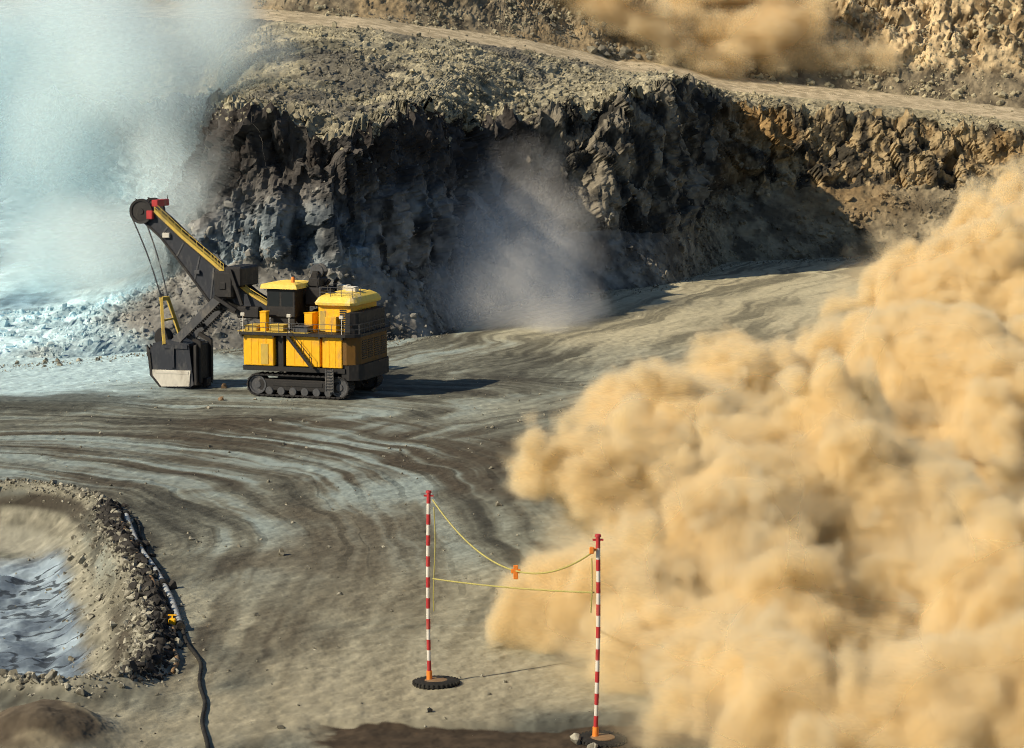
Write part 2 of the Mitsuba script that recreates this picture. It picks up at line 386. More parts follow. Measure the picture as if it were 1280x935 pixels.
# ------------------------------------------------------------------ the pit wall: columns of foot, scree top, rim, road edges, upper wall
COL = [  # foot, scree top, rim, road front, road back, top of upper wall
    ((-260, 250, -1), (-260, 380, 12), (-260, 410, 30), (-200, 470, 44), (-200, 490, 46), (-210, 560, 85)),
    ((-150, 255, -1), (-150, 385, 13), (-150, 415, 30), (-120, 440, 44), (-120, 456, 46), (-130, 520, 85)),
    ((-105, 260, -1), (-104, 390, 14), (-102, 415, 28), (-86, 415, 43), (-86, 430, 45), (-92, 490, 84)),
    ((-80, 261, -1), (-78, 392, 14), (-75, 415, 28), (-64, 405, 42.5), (-64, 420, 44.5), (-66, 480, 84)),
    ((-62, 266, -1), (-57, 375, 13), (-54, 402, 28), (-50, 398, 42), (-50, 413, 44), (-52, 470, 83)),
    ((-52, 272, -1), (-46, 315, 9), (-43, 350, 28), (-42, 394, 41.8), (-42, 409, 43.8), (-43, 465, 83)),
    ((-46, 279, -1), (-41, 296, 8), (-37.5, 313, 27.8), (-35, 392, 41.2), (-35, 407, 43.2), (-35, 462, 82)),
    ((-41, 283, -1), (-37.5, 293, 9), (-35, 301, 28.1), (-29, 392, 40.6), (-29, 407, 42.6), (-28, 462, 82)),
    ((-33, 287, -1), (-31, 294, 10), (-28.5, 297.5, 26.8), (-23, 393, 40.2), (-23, 408, 42.2), (-22, 462, 82)),
    ((-24.5, 289, -1), (-23.5, 294, 9), (-22, 297, 25.6), (-16, 396, 39.2), (-16, 411, 41.2), (-16, 464, 82)),
    ((-16, 294, -1), (-17, 299, 9), (-17, 302, 26.8), (-10, 400, 38.6), (-10, 415, 40.6), (-9, 466, 82)),
    ((-9.5, 300, -1), (-12, 305, 7), (-14, 310, 27.4), (-4, 404, 37.8), (-4, 419, 39.8), (-3, 470, 82)),
    ((-4.5, 321, -1), (-7, 323, 6), (-9, 330, 26.8), (2, 407, 37.0), (2, 422, 39.0), (2, 474, 82)),
    ((-1.0, 334, 0), (-3, 339, 8), (-4.5, 346, 26.6), (7, 410, 36.0), (7, 425, 38.0), (7, 476, 82)),
    ((4, 340, 0), (2.5, 346, 9), (1.5, 352, 26.4), (11, 413, 35.2), (11, 428, 37.2), (11, 479, 82)),
    ((11, 344, 0), (10, 350, 10), (9, 357, 27.6), (15, 415, 34.4), (15, 430, 36.4), (15, 482, 82)),
    ((18, 349, 0.5), (17.5, 355, 10), (17, 361, 29.8), (19, 418, 33.4), (19, 433, 35.4), (19, 485, 82)),
    ((24, 356, 0.5), (24, 363, 9), (23.6, 368, 31.6), (25, 420, 32.8), (25, 436, 35.0), (25, 488, 80)),
    ((28.5, 368, 0.5), (27.5, 375, 9), (26.8, 380, 31.6), (31, 424, 31.6), (31, 440, 34.2), (32, 490, 80)),
    ((33, 386, 0.5), (31.5, 396, 10), (31, 403, 30.0), (37, 428, 30.4), (37, 444, 33.0), (39, 492, 80)),
    ((37, 398, 0.5), (36.5, 412, 13), (36.5, 419, 28.6), (41, 429, 29.8), (41, 445, 32.6), (43, 491, 80)),
    ((44, 402, 0.5), (43, 415, 13), (43, 422, 27.4), (45.5, 430, 29.4), (44.5, 446, 32.2), (46, 490, 80)),
    ((53, 406, 0.5), (53, 418, 14), (53, 425, 26.4), (54.5, 432, 28.6), (54.5, 448, 31.0), (56, 488, 79)),
    ((68, 410, 0.5), (68, 420, 14), (68, 427, 25.0), (69, 433, 27.2), (69, 449, 29.6), (70, 486, 79)),
    ((82, 410, 0.5), (82, 421, 13), (82, 427, 23.6), (83, 433, 25.6), (83, 449, 28.0), (84, 484, 79)),
    ((97, 410, 0), (97, 421, 12), (97, 427, 22.0), (98, 433, 24.0), (98, 449, 26.4), (99, 482, 79)),
    ((140, 410, 0), (140, 421, 11), (140, 427, 20), (140, 433, 21), (140, 450, 24), (142, 482, 78)),
    ((260, 400, 0), (260, 411, 11), (260, 420, 18), (260, 430, 19), (260, 450, 22), (262, 482, 78)),
]
K = np.array(COL, float)                                    # columns x knots x 3
su = np.concatenate([[0], np.cumsum(np.linalg.norm(np.diff(0.6 * K[:, 2] + 0.4 * K[:, 0], axis=0), axis=1))])
col_w = PchipInterpolator(su, np.arange(len(K)))
us = spaced([(0, 3), (su[2], 1.0), (su[5], 0.34), (su[-4], 0.34), (su[-2], 1.5), (su[-1], 5)])
G = PchipInterpolator(su, K, axis=0)(us)                     # u x knots x 3
SEG = [(0, 1, 44), (1, 2, 84), (2, 3, 110), (3, 4, 22), (4, 5, 110)]
rows, sect = [], []
for s, (a, b, n) in enumerate(SEG):
    t = np.linspace(0, 1, n, endpoint=s == len(SEG) - 1)[None, :, None]
    P = G[:, None, a] * (1 - t) + G[:, None, b] * t
    if s == 2:      # the rubble slope behind the rim first lies flat, then steepens
        tt = t ** 1.0
        P[..., 2] = (G[:, None, a, 2] * (1 - tt[..., 0] ** 1.25) + G[:, None, b, 2] * tt[..., 0] ** 1.25)
    rows.append(P)
    sect += list(s + np.linspace(0, 1, n, endpoint=False))
P = np.concatenate(rows, 1)
sect = np.array(sect)
for _ in range(1):
    P[:, 1:-1] = 0.5 * P[:, 1:-1] + 0.25 * (P[:, :-2] + P[:, 2:])
du, dv = np.gradient(P, axis=0), np.gradient(P, axis=1)
N = np.cross(du, dv)
N /= np.linalg.norm(N, axis=-1, keepdims=True)
N = np.stack([gaussian_filter(N[..., k], (6, 4)) for k in range(3)], -1)
N /= np.linalg.norm(N, axis=-1, keepdims=True)
nu, nv = P.shape[:2]
q = P.reshape(-1, 3)


def prof(stops):
    return np.broadcast_to(np.interp(sect, [a for a, _ in stops], [b for _, b in stops])[None], (nu, nv)).ravel()


xx = q[:, 0]
big = (meshkit.fbm(q / 11, 3, 21) - 0.5) * 2
rib = np.abs(meshkit.noise(q / np.array([3.2, 3.2, 13]), 22) * 2 - 1) - 0.4
rib2 = np.abs(meshkit.noise(q / np.array([1.3, 1.3, 5]), 25) * 2 - 1) - 0.4
warp = q + 0.7 * np.stack([meshkit.noise(q / 1.5, 30 + k) - 0.5 for k in range(3)], 1)
blk = cellnoise(warp / np.array([2.6, 2.6, 3.6]), 1, 1.1) - 0.5
blk2 = cellnoise(warp / np.array([0.95, 0.95, 1.2]), 2, 1.1) - 0.5
blk0 = cellnoise((q + 1.6 * np.stack([meshkit.noise(q / 3.5, 33 + k) - 0.5 for k in range(3)], 1)) / np.array([6.0, 6.0, 9.5]), 3, 1.3) - 0.5
fin = meshkit.fbm(q / 0.8, 3, 27) - 0.5
w_big = prof([(0, 0.3), (0.8, 0.9), (1.3, 1.8), (1.85, 1.6), (2, 0.9), (2.1, 1.0), (2.5, 1.6), (2.95, 0.5), (3, 0.05), (4, 0.05), (4.1, 0.8), (4.3, 3.0), (5, 3.5)])
w_rib = prof([(0, 0.0), (0.8, 0.3), (1.15, 2.6), (1.9, 2.8), (2, 1.6), (2.05, 0.1), (4.1, 0.0), (4.3, 1.2), (5, 1.6)])
w_blk = prof([(0, 0.15), (0.9, 0.3), (1.1, 1.5), (1.9, 1.5), (2, 0.8), (2.1, 0.7), (2.9, 0.6), (3, 0.0), (4, 0.0), (4.1, 0.8), (4.3, 2.4), (5, 2.4)])
w_fin = prof([(0, 0.35), (1, 0.5), (2, 0.5), (3, 0.5), (3.05, 0.08), (3.95, 0.08), (4.05, 0.5), (5, 0.5)])
w_blk0 = prof([(0, 0.2), (0.9, 0.4), (1.15, 2.6), (1.95, 2.8), (2, 1.8), (2.08, 0.6), (2.9, 0.3), (3, 0), (4, 0), (4.1, 0.8), (4.3, 3.0), (5, 3.0)])
disp = w_blk0 * blk0 + w_big * big + w_rib * (rib + 0.45 * rib2) + w_blk * (blk * 0.75 + blk2 * 0.38) + w_fin * fin
Q = q + N.reshape(-1, 3) * disp[:, None]
crest = prof([(1.5, 0), (1.9, 0.8), (2, 1.0), (2.06, 0.8), (2.2, 0.0)])
cr = cellnoise(np.column_stack([q[:, :2] / 3.2, 0 * q[:, 2]]), 5, 0.8) - 0.5 + 0.7 * (cellnoise(np.column_stack([q[:, :2] / 1.3, 0 * q[:, 2]]), 6, 0.8) - 0.5)
Q[:, 2] += crest * (1.9 * cr + 0.4)
Q = Q.reshape(nu, nv, 3)
cut = [0] + list(np.cumsum([n for _, _, n in SEG]))
Nn = np.cross(np.gradient(Q, axis=0), np.gradient(Q, axis=1))
Nn /= np.linalg.norm(Nn, axis=-1, keepdims=True)


def section(key, a, b, bsdf, label):
    a, b = cut[a], min(cut[b] + 1, nv)
    sub = Q[:, a:b]
    add(key, (sub.reshape(-1, 3), grid_faces(nu, b - a)), bsdf, key != 'rock_cliff')
    tag(key, label, kind='structure')


section('scree', 0, 1, 'scree_material', 'scree and muck heaped at the foot of the rock face')
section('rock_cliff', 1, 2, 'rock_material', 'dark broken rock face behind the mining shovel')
section('hillside', 2, 3, 'hill_material', 'rubble covered slope rising from the rim of the cliff')
section('haul_road', 3, 4, 'road_material', 'pale dirt road crossing the slope above the cliff')
section('upper_cliff', 4, 5, 'upper_material', 'tan rock wall above the dirt road')

# stones strewn over scree, slope and the banks of the road
gu, gv = np.meshgrid(np.arange(nu), np.arange(nv), indexing='ij')
area = np.linalg.norm(np.cross(np.gradient(Q, axis=0), np.gradient(Q, axis=1)), axis=-1)
seen = (np.abs(Q[..., 0]) < 0.235 * Q[..., 1]) & ((Q[..., 0] > -44) | (Q[..., 1] < 300)) & (Q[..., 2] < 60)
den = np.interp(sect, [0, 0.1, 0.9, 1.1, 1.4, 1.9, 2.0, 2.4, 2.9, 3.0, 3.05, 3.95, 4.0, 4.15, 4.5, 5], [0.5, 2.2, 1.4, 0.4, 0.06, 0.05, 0.8, 1.3, 1.3, 1.0, 0.03, 0.05, 1.6, 0.9, 0.35, 0.3])
clump = 0.25 + 1.5 * sm(0.45, 0.6, meshkit.fbm(q / 6, 3, 41)).reshape(nu, nv)
wgt = (area * den[None] * seen * clump).ravel()
wgt[:] /= wgt.sum()
pick = R.choice(nu * nv, 36000, p=wgt)
pts = Q.reshape(-1, 3)[pick] + R.normal(0, 0.12, (len(pick), 3))
sz = 0.13 * (R.pareto(2.3, len(pick)) + 1)
sz = np.minimum(sz, 0.75)
low = sect[pick % nv] < 1.75
v, f = scatter(pts[low], sz[low], R)
add('rubble', (v, f), 'scree_stone')
tag('rubble', 'small broken stones strewn over the scree below the rock face', 'rubble', kind='stuff')
v, f = scatter(pts[~low], sz[~low], R)
add('rubble', (v, f), 'hill_stone')
tag('rubble_001', 'small broken stones strewn over the slope above the rock face', 'rubble', kind='stuff')

# stones on the floor: along the windrow of the hollow and loose ones
idx = R.integers(0, len(BERM_C), 5200)
pp = BERM_C[idx] + R.normal(0, 0.75, (len(idx), 2))
loose = np.column_stack([R.uniform(-45, 40, 900), R.uniform(108, 260, 900)])
foot = np.column_stack([R.uniform(-60, 70, 1500), np.zeros(1500)])
foot[:, 1] = np.interp(foot[:, 0], K[3:-2, 0, 0], K[3:-2, 0, 1]) - np.abs(R.normal(0, 3.5, 1500))
isl = np.column_stack([R.uniform(-32, -19, 2600), R.uniform(124, 176, 2600)])
dd_, _, _ = polyline_field(isl, BERM_C)
isl = isl[inside(isl, BERM) & (dd_ < 5.5 * R.random(len(isl)))]
pp = np.vstack([pp, loose, foot, isl])
sz = np.minimum(0.07 * (R.pareto(2.4, len(pp)) + 1), 0.45)
v, f = scatter(np.column_stack([pp, floor_height(pp) + 0.25 * sz]), sz, R)


def gravel_colour(p, n, uv):
    s = cell_rand(dr.floor(p.x * 3), dr.floor(p.y * 3), dr.floor(p.z * 3))
    return mix((0.10, 0.095, 0.075), (0.42, 0.41, 0.34), s * s)


matte('gravel_material', gravel_colour, 0.9)
add('gravel', (v, f), 'gravel_material')
tag('gravel', 'loose gravel along the windrow and over the pit floor', 'gravel', kind='stuff')

# coarse black rubble on the outer side of the windrow
DARK = spline([(-30.3, 178.5), (-30.0, 175.0), (-26.0, 159.6), (-22.7, 147.0), (-20.7, 137.0), (-19.8, 129.5), (-20.4, 124.5)], 0.3)
idx = R.integers(0, len(DARK), 2600)
pp = DARK[idx] + R.normal(0, 0.42, (len(idx), 2)) + (0.25, 0)
sz = np.minimum(0.11 * (R.pareto(2.4, len(pp)) + 1), 0.5)
v, f = scatter(np.column_stack([pp, floor_height(pp) + 0.3 * sz]), sz, R)
matte('coal_material', lambda p, n, uv: mix((0.010, 0.010, 0.011), (0.055, 0.052, 0.048), fbm(p.x * 2, p.y * 2, p.z * 2, 3)), 0.85)
add('black_rubble', (v, f), 'coal_material')
tag('black_rubble', 'coarse black rubble along the windrow beside the pipes', 'rubble', kind='stuff')

# ------------------------------------------------------------------ small mesh tools for the objects
def box(x0, x1, y0, y1, z0, z1, bevel=0.0):
    if bevel <= 0:
        m = trimesh.creation.box(extents=(x1 - x0, y1 - y0, z1 - z0))
        m.apply_translation(((x0 + x1) / 2, (y0 + y1) / 2, (z0 + z1) / 2))
        return m
    b = bevel
    pts = []
    for sx, sy, sz in np.ndindex(2, 2, 2):
        c = np.array([x1 if sx else x0, y1 if sy else y0, z1 if sz else z0], float)
        s = -b * np.array([1 if sx else -1, 1 if sy else -1, 1 if sz else -1])
        for k in range(3):
            e = s.copy()
            e[k] = 0
            pts.append(c + e)
    return trimesh.convex.convex_hull(np.array(pts))


def bar(a, b, w, h=None, up=(0, 0, 1)):
    """A square bar from a to b."""
    a, b = np.asarray(a, float), np.asarray(b, float)
    d = b - a
    L = np.linalg.norm(d)
    d /= L
    u = np.cross(up, d)
    if np.linalg.norm(u) < 1e-6:
        u = np.cross((1, 0, 0), d)
    u /= np.linalg.norm(u)
    v = np.cross(d, u)
    m = trimesh.creation.box(extents=(w, h or w, L))
    M = np.eye(4)
    M[:3, 0], M[:3, 1], M[:3, 2], M[:3, 3] = u, v, d, (a + b) / 2
    m.apply_transform(M)
    return m


def rod(a, b, r, n=12, r2=None):
    a, b = np.asarray(a, float), np.asarray(b, float)
    return tube_mesh(np.array([a, b]), np.array([r, r if r2 is None else r2]), n)


def tube_mesh(p, r, n=10):
    p = np.asarray(p, float)
    t = np.gradient(p, axis=0)
    t /= np.linalg.norm(t, axis=1, keepdims=True)
    ref = np.where(np.abs(t[:, 2:]) < 0.95, [[0, 0, 1.0]], [[1.0, 0, 0]])
    u = np.cross(ref, t)
    u /= np.linalg.norm(u, axis=1, keepdims=True)
    v = np.cross(t, u)
    ang = np.arange(n) * 2 * np.pi / n
    ring = np.cos(ang)[None, :, None] * u[:, None] + np.sin(ang)[None, :, None] * v[:, None]
    V = (p[:, None] + ring * np.broadcast_to(r, (len(p),))[:, None, None]).reshape(-1, 3)
    k = len(p)
    i, j = np.meshgrid(np.arange(k - 1), np.arange(n), indexing='ij')
    Q4 = np.stack([i * n + j, i * n + (j + 1) % n, (i + 1) * n + (j + 1) % n, (i + 1) * n + j], -1).reshape(-1, 4)
    F = [Q4[:, [0, 1, 2]], Q4[:, [0, 2, 3]]]
    V = np.vstack([V, p[0], p[-1]])
    jj = np.arange(n)
    F.append(np.stack([(jj + 1) % n, jj, jj * 0 + k * n], 1))
    F.append(np.stack([(k - 1) * n + jj, (k - 1) * n + (jj + 1) % n, jj * 0 + k * n + 1], 1))
    return trimesh.Trimesh(V, np.vstack(F), process=False)


def lathe(profile, n=32, axis='z', at=(0, 0, 0)):
    pr = np.asarray(profile, float)
    ang = np.arange(n) * 2 * np.pi / n
    V = np.stack([pr[:, None, 0] * np.cos(ang), pr[:, None, 0] * np.sin(ang), np.broadcast_to(pr[:, None, 1], (len(pr), n))], -1).reshape(-1, 3)
    k = len(pr)
    i, j = np.meshgrid(np.arange(k - 1), np.arange(n), indexing='ij')
    Q4 = np.stack([i * n + j, i * n + (j + 1) % n, (i + 1) * n + (j + 1) % n, (i + 1) * n + j], -1).reshape(-1, 4)
    if axis == 'y':
        V = V[:, [0, 2, 1]] * [1, 1, -1]
    V = V + np.asarray(at, float)
    return trimesh.Trimesh(V, np.vstack([Q4[:, [0, 1, 2]], Q4[:, [0, 2, 3]]]), process=False)


def plate(profile, y0, y1, bevel=0.06):
    """A polygon in the x-z plane, extruded from y0 to y1."""
    from shapely.geometry import Polygon
    m = trimesh.creation.extrude_polygon(Polygon(profile), y1 - y0, engine='earcut')
    v = m.vertices.copy()
    m.vertices = np.column_stack([v[:, 0], y0 + v[:, 2], v[:, 1]])
    m.invert()
    return m


def rounded(x0, x1, y, z0, z1, c):
    return trimesh.convex.convex_hull([(px_, py_, z) for z in (z0, z1) for px_, py_ in ((x1, y), (x1, -y), (x0 + c, -y), (x0 + c * 0.3, -y + c * 0.4), (x0, -y + c), (x0, y - c), (x0 + c * 0.3, y - c * 0.4), (x0 + c, y))])


join = trimesh.util.concatenate

# ------------------------------------------------------------------ the mining shovel (its own axes: x ahead, y to its left, z up)
FW = np.array([-0.95, 0.312])
SHOVEL = np.eye(4)
SHOVEL[:2, 0], SHOVEL[:2, 1], SHOVEL[:3, 3] = FW, [-FW[1], FW[0]], (-20.1, 246.0, 0.0)
tag('mining_shovel', 'yellow and black electric rope shovel with raised boom, standing before the dark rock face', 'mining shovel')


def sp(name, mesh, bsdf, smooth=False):
    mesh = mesh.copy()
    mesh.apply_transform(SHOVEL)
    return add('mining_shovel__' + name, mesh, bsdf, smooth)


for s in (1, -1):
    yc = 3.95 * s
    cr = sp('crawler', join([box(-4.3, 4.6, yc - 0.55, yc + 0.55, 0.55, 1.75, 0.12), box(-2.5, 3.0, yc - 0.62, yc + 0.62, 1.05, 1.5, 0.05)]), 'black_steel')
    cr = cr.split('__')[1]
    loop = []                                       # the track: shoes on a stadium-shaped path
    xa, xb, r = -4.3, 4.7, 1.05
    per = 2 * (xb - xa) + 2 * math.pi * r
    n = 44
    for k in range(n):
        t = k / n * per
        if t < xb - xa:
            c, a = (xa + t, 2 * r + 0.0), 0.0
        elif t < xb - xa + math.pi * r:
            a = -(t - (xb - xa)) / r
            c = (xb - math.sin(a) * r, r + math.cos(a) * r)
        elif t < 2 * (xb - xa) + math.pi * r:
            c, a = (xb - (t - (xb - xa) - math.pi * r), 0.0), math.pi
        else:
            a = math.pi - (t - 2 * (xb - xa) - math.pi * r) / r
            c = (xa - math.sin(a) * r, r + math.cos(a) * r)
        sh = join([box(-0.27, 0.27, -0.8, 0.8, -0.1, 0.06, 0.03), box(-0.06, 0.06, -0.78, 0.78, 0.05, 0.13)])
        M = np.eye(4)
        M[0, 0], M[0, 2], M[2, 0], M[2, 2] = math.cos(a), -math.sin(a), math.sin(a), math.cos(a)
        if a == math.pi:
            M[0, 0], M[2, 2], M[0, 2], M[2, 0] = -1, -1, 0, 0
        M[:3, 3] = (c[0], yc, c[1] + 0.1)
        sh.apply_transform(M)
        loop.append(sh)
    sp(f'{cr}__track', join(loop), 'black_steel')
    wheel = [(0.0, 0.62), (0.35, 0.62), (0.4, 0.5), (0.72, 0.5), (0.8, 0.62), (0.95, 0.62), (0.95, -0.62), (0.8, -0.62), (0.72, -0.5), (0.4, -0.5), (0.35, -0.62), (0, -0.62)]
    sp(f'{cr}__idler', lathe(wheel, 28, 'y', (4.7, yc, 1.15)), 'grey_steel', 30)
    sp(f'{cr}__sprocket', lathe(wheel, 20, 'y', (-4.3, yc, 1.15)), 'grey_steel', 30)
    for k in range(6):
        sp(f'{cr}__roller', lathe([(0, 0.66), (0.38, 0.66), (0.42, 0.6), (0.42, -0.6), (0.38, -0.66), (0, -0.66)], 18, 'y', (-3.1 + 1.3 * k, yc, 0.55)), 'grey_steel', 30)
sp('car_body', join([box(-2.9, 3.1, -3.3, 3.3, 0.9, 2.1, 0.2), box(-2.0, 2.2, -2.2, 2.2, 2.1, 2.35)]), 'black_steel')
sp('swing_ring', lathe([(0, 2.3), (2.9, 2.3), (3.0, 2.4), (3.0, 2.6), (2.9, 2.75), (0, 2.75)], 40), 'grey_steel', 30)
sp('revolving_frame', join([box(-5.0, 6.2, -4.6, 4.6, 2.7, 3.05, 0.05), box(-4.6, 5.8, -1.6, 1.6, 2.45, 2.7), box(-5.0, 6.2, 4.6, 4.75, 2.62, 3.1), box(-5.0, 6.2, -4.75, -4.6, 2.62, 3.1)]), 'black_steel')
sp('machinery_hall', box(-4.7, 5.9, -4.1, 4.1, 3.05, 6.3, 0.05), 'black_steel')
for s in (1, -1):
    a, b = sorted((4.1 * s, 4.9 * s))
    for x0, x1, z0 in ((2.75, 6.05, 3.15), (-2.35, 1.35, 3.2), (-4.75, -2.62, 3.15)):
        bx = sp('side_panel', box(x0, x1, a, b, z0, 6.28, 0.06), 'yellow_paint').split('__')[1]
        yo = 4.9 * s
        nn = max(2, int((x1 - x0) / 0.95))
        sp(f'{bx}__rib', join([box(x0 + (x1 - x0) * (k + 1) / (nn + 1) - 0.04, x0 + (x1 - x0) * (k + 1) / (nn + 1) + 0.04, min(yo, yo + 0.05 * s), max(yo, yo + 0.05 * s), z0 + 0.15, 6.1) for k in range(nn)]), 'yellow_paint')
    a, b = sorted((4.9 * s, 4.96 * s))
    sp('side_panel__door' if s > 0 else 'side_panel_003__door', box(3.3, 4.1, a, b + 0.02, 3.3, 5.4, 0.015), 'dusty_yellow')
    a, b = sorted((4.1 * s, 4.6 * s))
    sp('support_post', box(1.75, 2.35, a, b, 3.05, 6.3, 0.04), 'black_steel')
    y = 5.1 * s                                     # stairs that run down across the middle panel
    st = [bar((1.0, y - 0.3, 6.3), (-1.7, y - 0.3, 3.1), 0.08, 0.3), bar((1.0, y + 0.3, 6.3), (-1.7, y + 0.3, 3.1), 0.08, 0.3)]
    st += [box(1.0 - 2.7 * t - 0.14, 1.0 - 2.7 * t + 0.14, y - 0.3, y + 0.3, 6.27 - 3.2 * t, 6.31 - 3.2 * t) for t in np.linspace(0.05, 0.95, 12)]
    st += [bar((1.0, y + 0.33, 7.2), (-1.7, y + 0.33, 4.1), 0.06)] + [bar((1.0 - 2.7 * t, y + 0.33, 6.3 - 3.2 * t), (1.0 - 2.7 * t, y + 0.33, 7.25 - 3.2 * t), 0.05) for t in (0.02, 0.35, 0.68, 0.98)]
    sp('stairs', join(st), 'black_steel')
    lad = [box(-3.9, -3.8, y - 0.02, y + 0.06, 0.7, 3.1), box(-3.1, -3.0, y - 0.02, y + 0.06, 0.7, 3.1), box(-3.9, -3.0, y - 0.1, y - 0.03, 0.8, 2.95)]
    lad += [box(-3.8, -3.1, y - 0.02, y + 0.16, z, z + 0.06) for z in np.arange(0.75, 3.0, 0.3)]
    sp('boarding_ladder', join(lad), 'grey_steel')
deck = [rounded(-6.5, 6.3, 5.4, 6.32, 6.62, 1.2)]
deck += [box(x, x + 0.18, -5.35, 5.35, 6.1, 6.32) for x in (-5.0, -2.55, 1.5, 2.5, 6.0)]
sp('deck', join(deck), 'black_steel')
rail = []
ring = [(6.25, 5.35), (-5.3, 5.35), (-6.4, 4.3), (-6.4, -4.3), (-5.3, -5.35), (6.25, -5.35), (6.25, -1.8)]
ring2 = [(6.25, 1.8), (6.25, 5.35)]
for path in (ring, ring2):
    for (ax_, ay_), (bx_, by_) in zip(path[:-1], path[1:]):
        for z in (7.1, 7.6):
            rail.append(bar((ax_, ay_, z), (bx_, by_, z), 0.05))
        m = max(1, int(math.hypot(bx_ - ax_, by_ - ay_) / 1.4))
        rail += [bar((ax_ + (bx_ - ax_) * k / m, ay_ + (by_ - ay_) * k / m, 6.6), (ax_ + (bx_ - ax_) * k / m, ay_ + (by_ - ay_) * k / m, 7.62), 0.05) for k in range(m + 1)]
sp('deck__handrail', join(rail), 'grey_steel')
sp('rear_house', rounded(-6.3, -4.75, 4.75, 3.5, 6.32, 1.1), 'shaded_yellow')
sp('rear_house__louvre', join([box(-6.36, -6.29, y, y + 1.3, z, z + 0.1) for y in (-3.2, -1.4, 0.4, 2.0) for z in np.arange(4.0, 5.8, 0.22)]), 'black_steel')
sp('counterweight', rounded(-6.6, -4.6, 4.6, 1.9, 3.5, 1.2), 'black_steel')
sp('rear_hood', rounded(-6.1, -4.9, 4.3, 6.62, 8.7, 0.7), 'black_steel')
# house on the deck, with its sloping roof
sp('upper_house', join([box(-4.9, -1.35, -4.4, 2.75, 6.62, 9.45, 0.05), box(-3.6, -2.4, 2.75, 3.5, 6.62, 8.2, 0.05)]), 'yellow_paint')
roof = trimesh.convex.convex_hull([(x, y, z) for (a, b, z) in ((2.0, 3.8, 9.25), (2.25, 4.05, 9.35), (2.3, 4.1, 9.6), (2.0, 3.6, 10.1), (1.5, 2.9, 10.4), (0.8, 2.0, 10.55)) for x, y in [(-3.2 + a * sx * cx, -0.8 + b * sy * cy) for sx in (1, -1) for sy in (1, -1) for cx, cy in ((1, 0.8), (0.93, 0.93), (0.8, 1))]])
sp('upper_house__roof', roof, 'roof_yellow')
sp('upper_house__vent', join([lathe([(0, 10.7), (0.36, 10.7), (0.4, 10.6), (0.34, 10.5), (0.3, 9.9), (0, 9.9)], 18, 'z', (-2.3, 1.7, 0)), lathe([(0, 10.9), (0.36, 10.9), (0.4, 10.8), (0.3, 10.7), (0.3, 10.3), (0, 10.3)], 18, 'z', (-3.6, -0.5, 0))]), 'black_steel', 30)
sp('upper_house__louvre', join([box(-4.4 + 0.0, -3.7, 2.75, 2.82, 7.0 + 0.22 * k, 7.14 + 0.22 * k) for k in range(9)]), 'black_steel')
sp('upper_house__door', box(-2.15, -1.5, 2.75, 2.8, 6.7, 8.7), 'dusty_yellow')
sp('upper_house__roof_rail', join([bar((a[0], a[1], z), (b[0], b[1], z), 0.05) for z in (10.6, 11.1) for a, b in (((-5.0, 2.6), (-1.4, 2.6)), ((-1.4, 2.6), (-1.4, -4.2)), ((-5.0, 2.6), (-5.0, -4.2)))] + [bar((x, y, 9.6), (x, y, 11.1), 0.05) for x, y in ((-5.0, 2.6), (-3.8, 2.6), (-2.6, 2.6), (-1.4, 2.6), (-1.4, 0.4), (-1.4, -2.0), (-5.0, 0.4))]), 'grey_steel')
for y in (-2.8, -0.6):
    sp('exhaust_stack', join([rod((-0.9, y, 6.6), (-0.9, y, 11.2), 0.2, 14), rod((-0.9, y, 11.2), (-1.25, y, 11.6), 0.2, 14)]), 'black_steel', 30)
for x, y in ((-4.3, -1.0), (-2.8, -2.6)):
    sp('roof_unit', box(x, x + 1.1, y, y + 1.0, 10.3, 11.0, 0.06), 'worn_steel')
# operator's cab
sp('cab', join([box(1.0, 4.1, -0.6, 3.3, 8.0, 10.9, 0.06), box(1.2, 3.8, -0.3, 3.0, 6.62, 8.0), box(4.05, 4.25, -0.5, 3.2, 7.9, 8.3)]), 'black_steel')
sp('cab__roof', trimesh.convex.convex_hull([(x, y, 10.9) for x in (0.6, 4.7) for y in (-0.9, 3.7)] + [(x, y, 11.35) for x in (0.8, 4.6) for y in (-0.8, 3.6)] + [(x, y, 11.5) for x in (1.2, 3.6) for y in (-0.5, 3.0)]), 'roof_yellow')
for k in range(2):
    sp('cab__window', box(1.25 + 1.45 * k, 2.5 + 1.45 * k, 3.3, 3.33, 9.1, 10.6), 'window_glass')
sp('cab__window', box(4.1, 4.13, -0.4, 3.1, 8.6, 10.6), 'window_glass')
sp('cab__beacon', lathe([(0, 12.1), (0.14, 12.05), (0.2, 11.9), (0.2, 11.45), (0, 11.45)], 14, 'z', (1.5, 2.6, 0)), 'orange_paint', 30)
# deck clutter: lockers and a hoist drum
for x0, x1, y0, y1, z1, mt in ((3.6, 4.3, 3.9, 4.7, 8.6, 'yellow_paint'), (1.6, 3.2, 3.7, 4.9, 7.3, 'dusty_yellow'), (-1.0, 0.6, 3.3, 4.8, 7.2, 'grey_steel'), (4.6, 5.9, 3.0, 4.8, 7.15, 'dusty_yellow'), (-0.6, 0.3, 1.0, 2.6, 8.4, 'yellow_paint')):
    lk = sp('locker', box(x0, x1, y0, y1, 6.62, z1, 0.05), mt).split('__')[1]
    sp(f'{lk}__lid', box(x0 - 0.04, x1 + 0.04, y0 - 0.04, y1 + 0.04, z1, z1 + 0.07), mt)
sp('hoist_drum', lathe([(0, 2.0), (1.0, 2.0), (1.0, 1.8), (0.8, 1.75), (0.8, -1.75), (1.0, -1.8), (1.0, -2.0), (0, -2.0)], 28, 'y', (-0.2, -2.0, 7.7)), 'black_steel', 30)
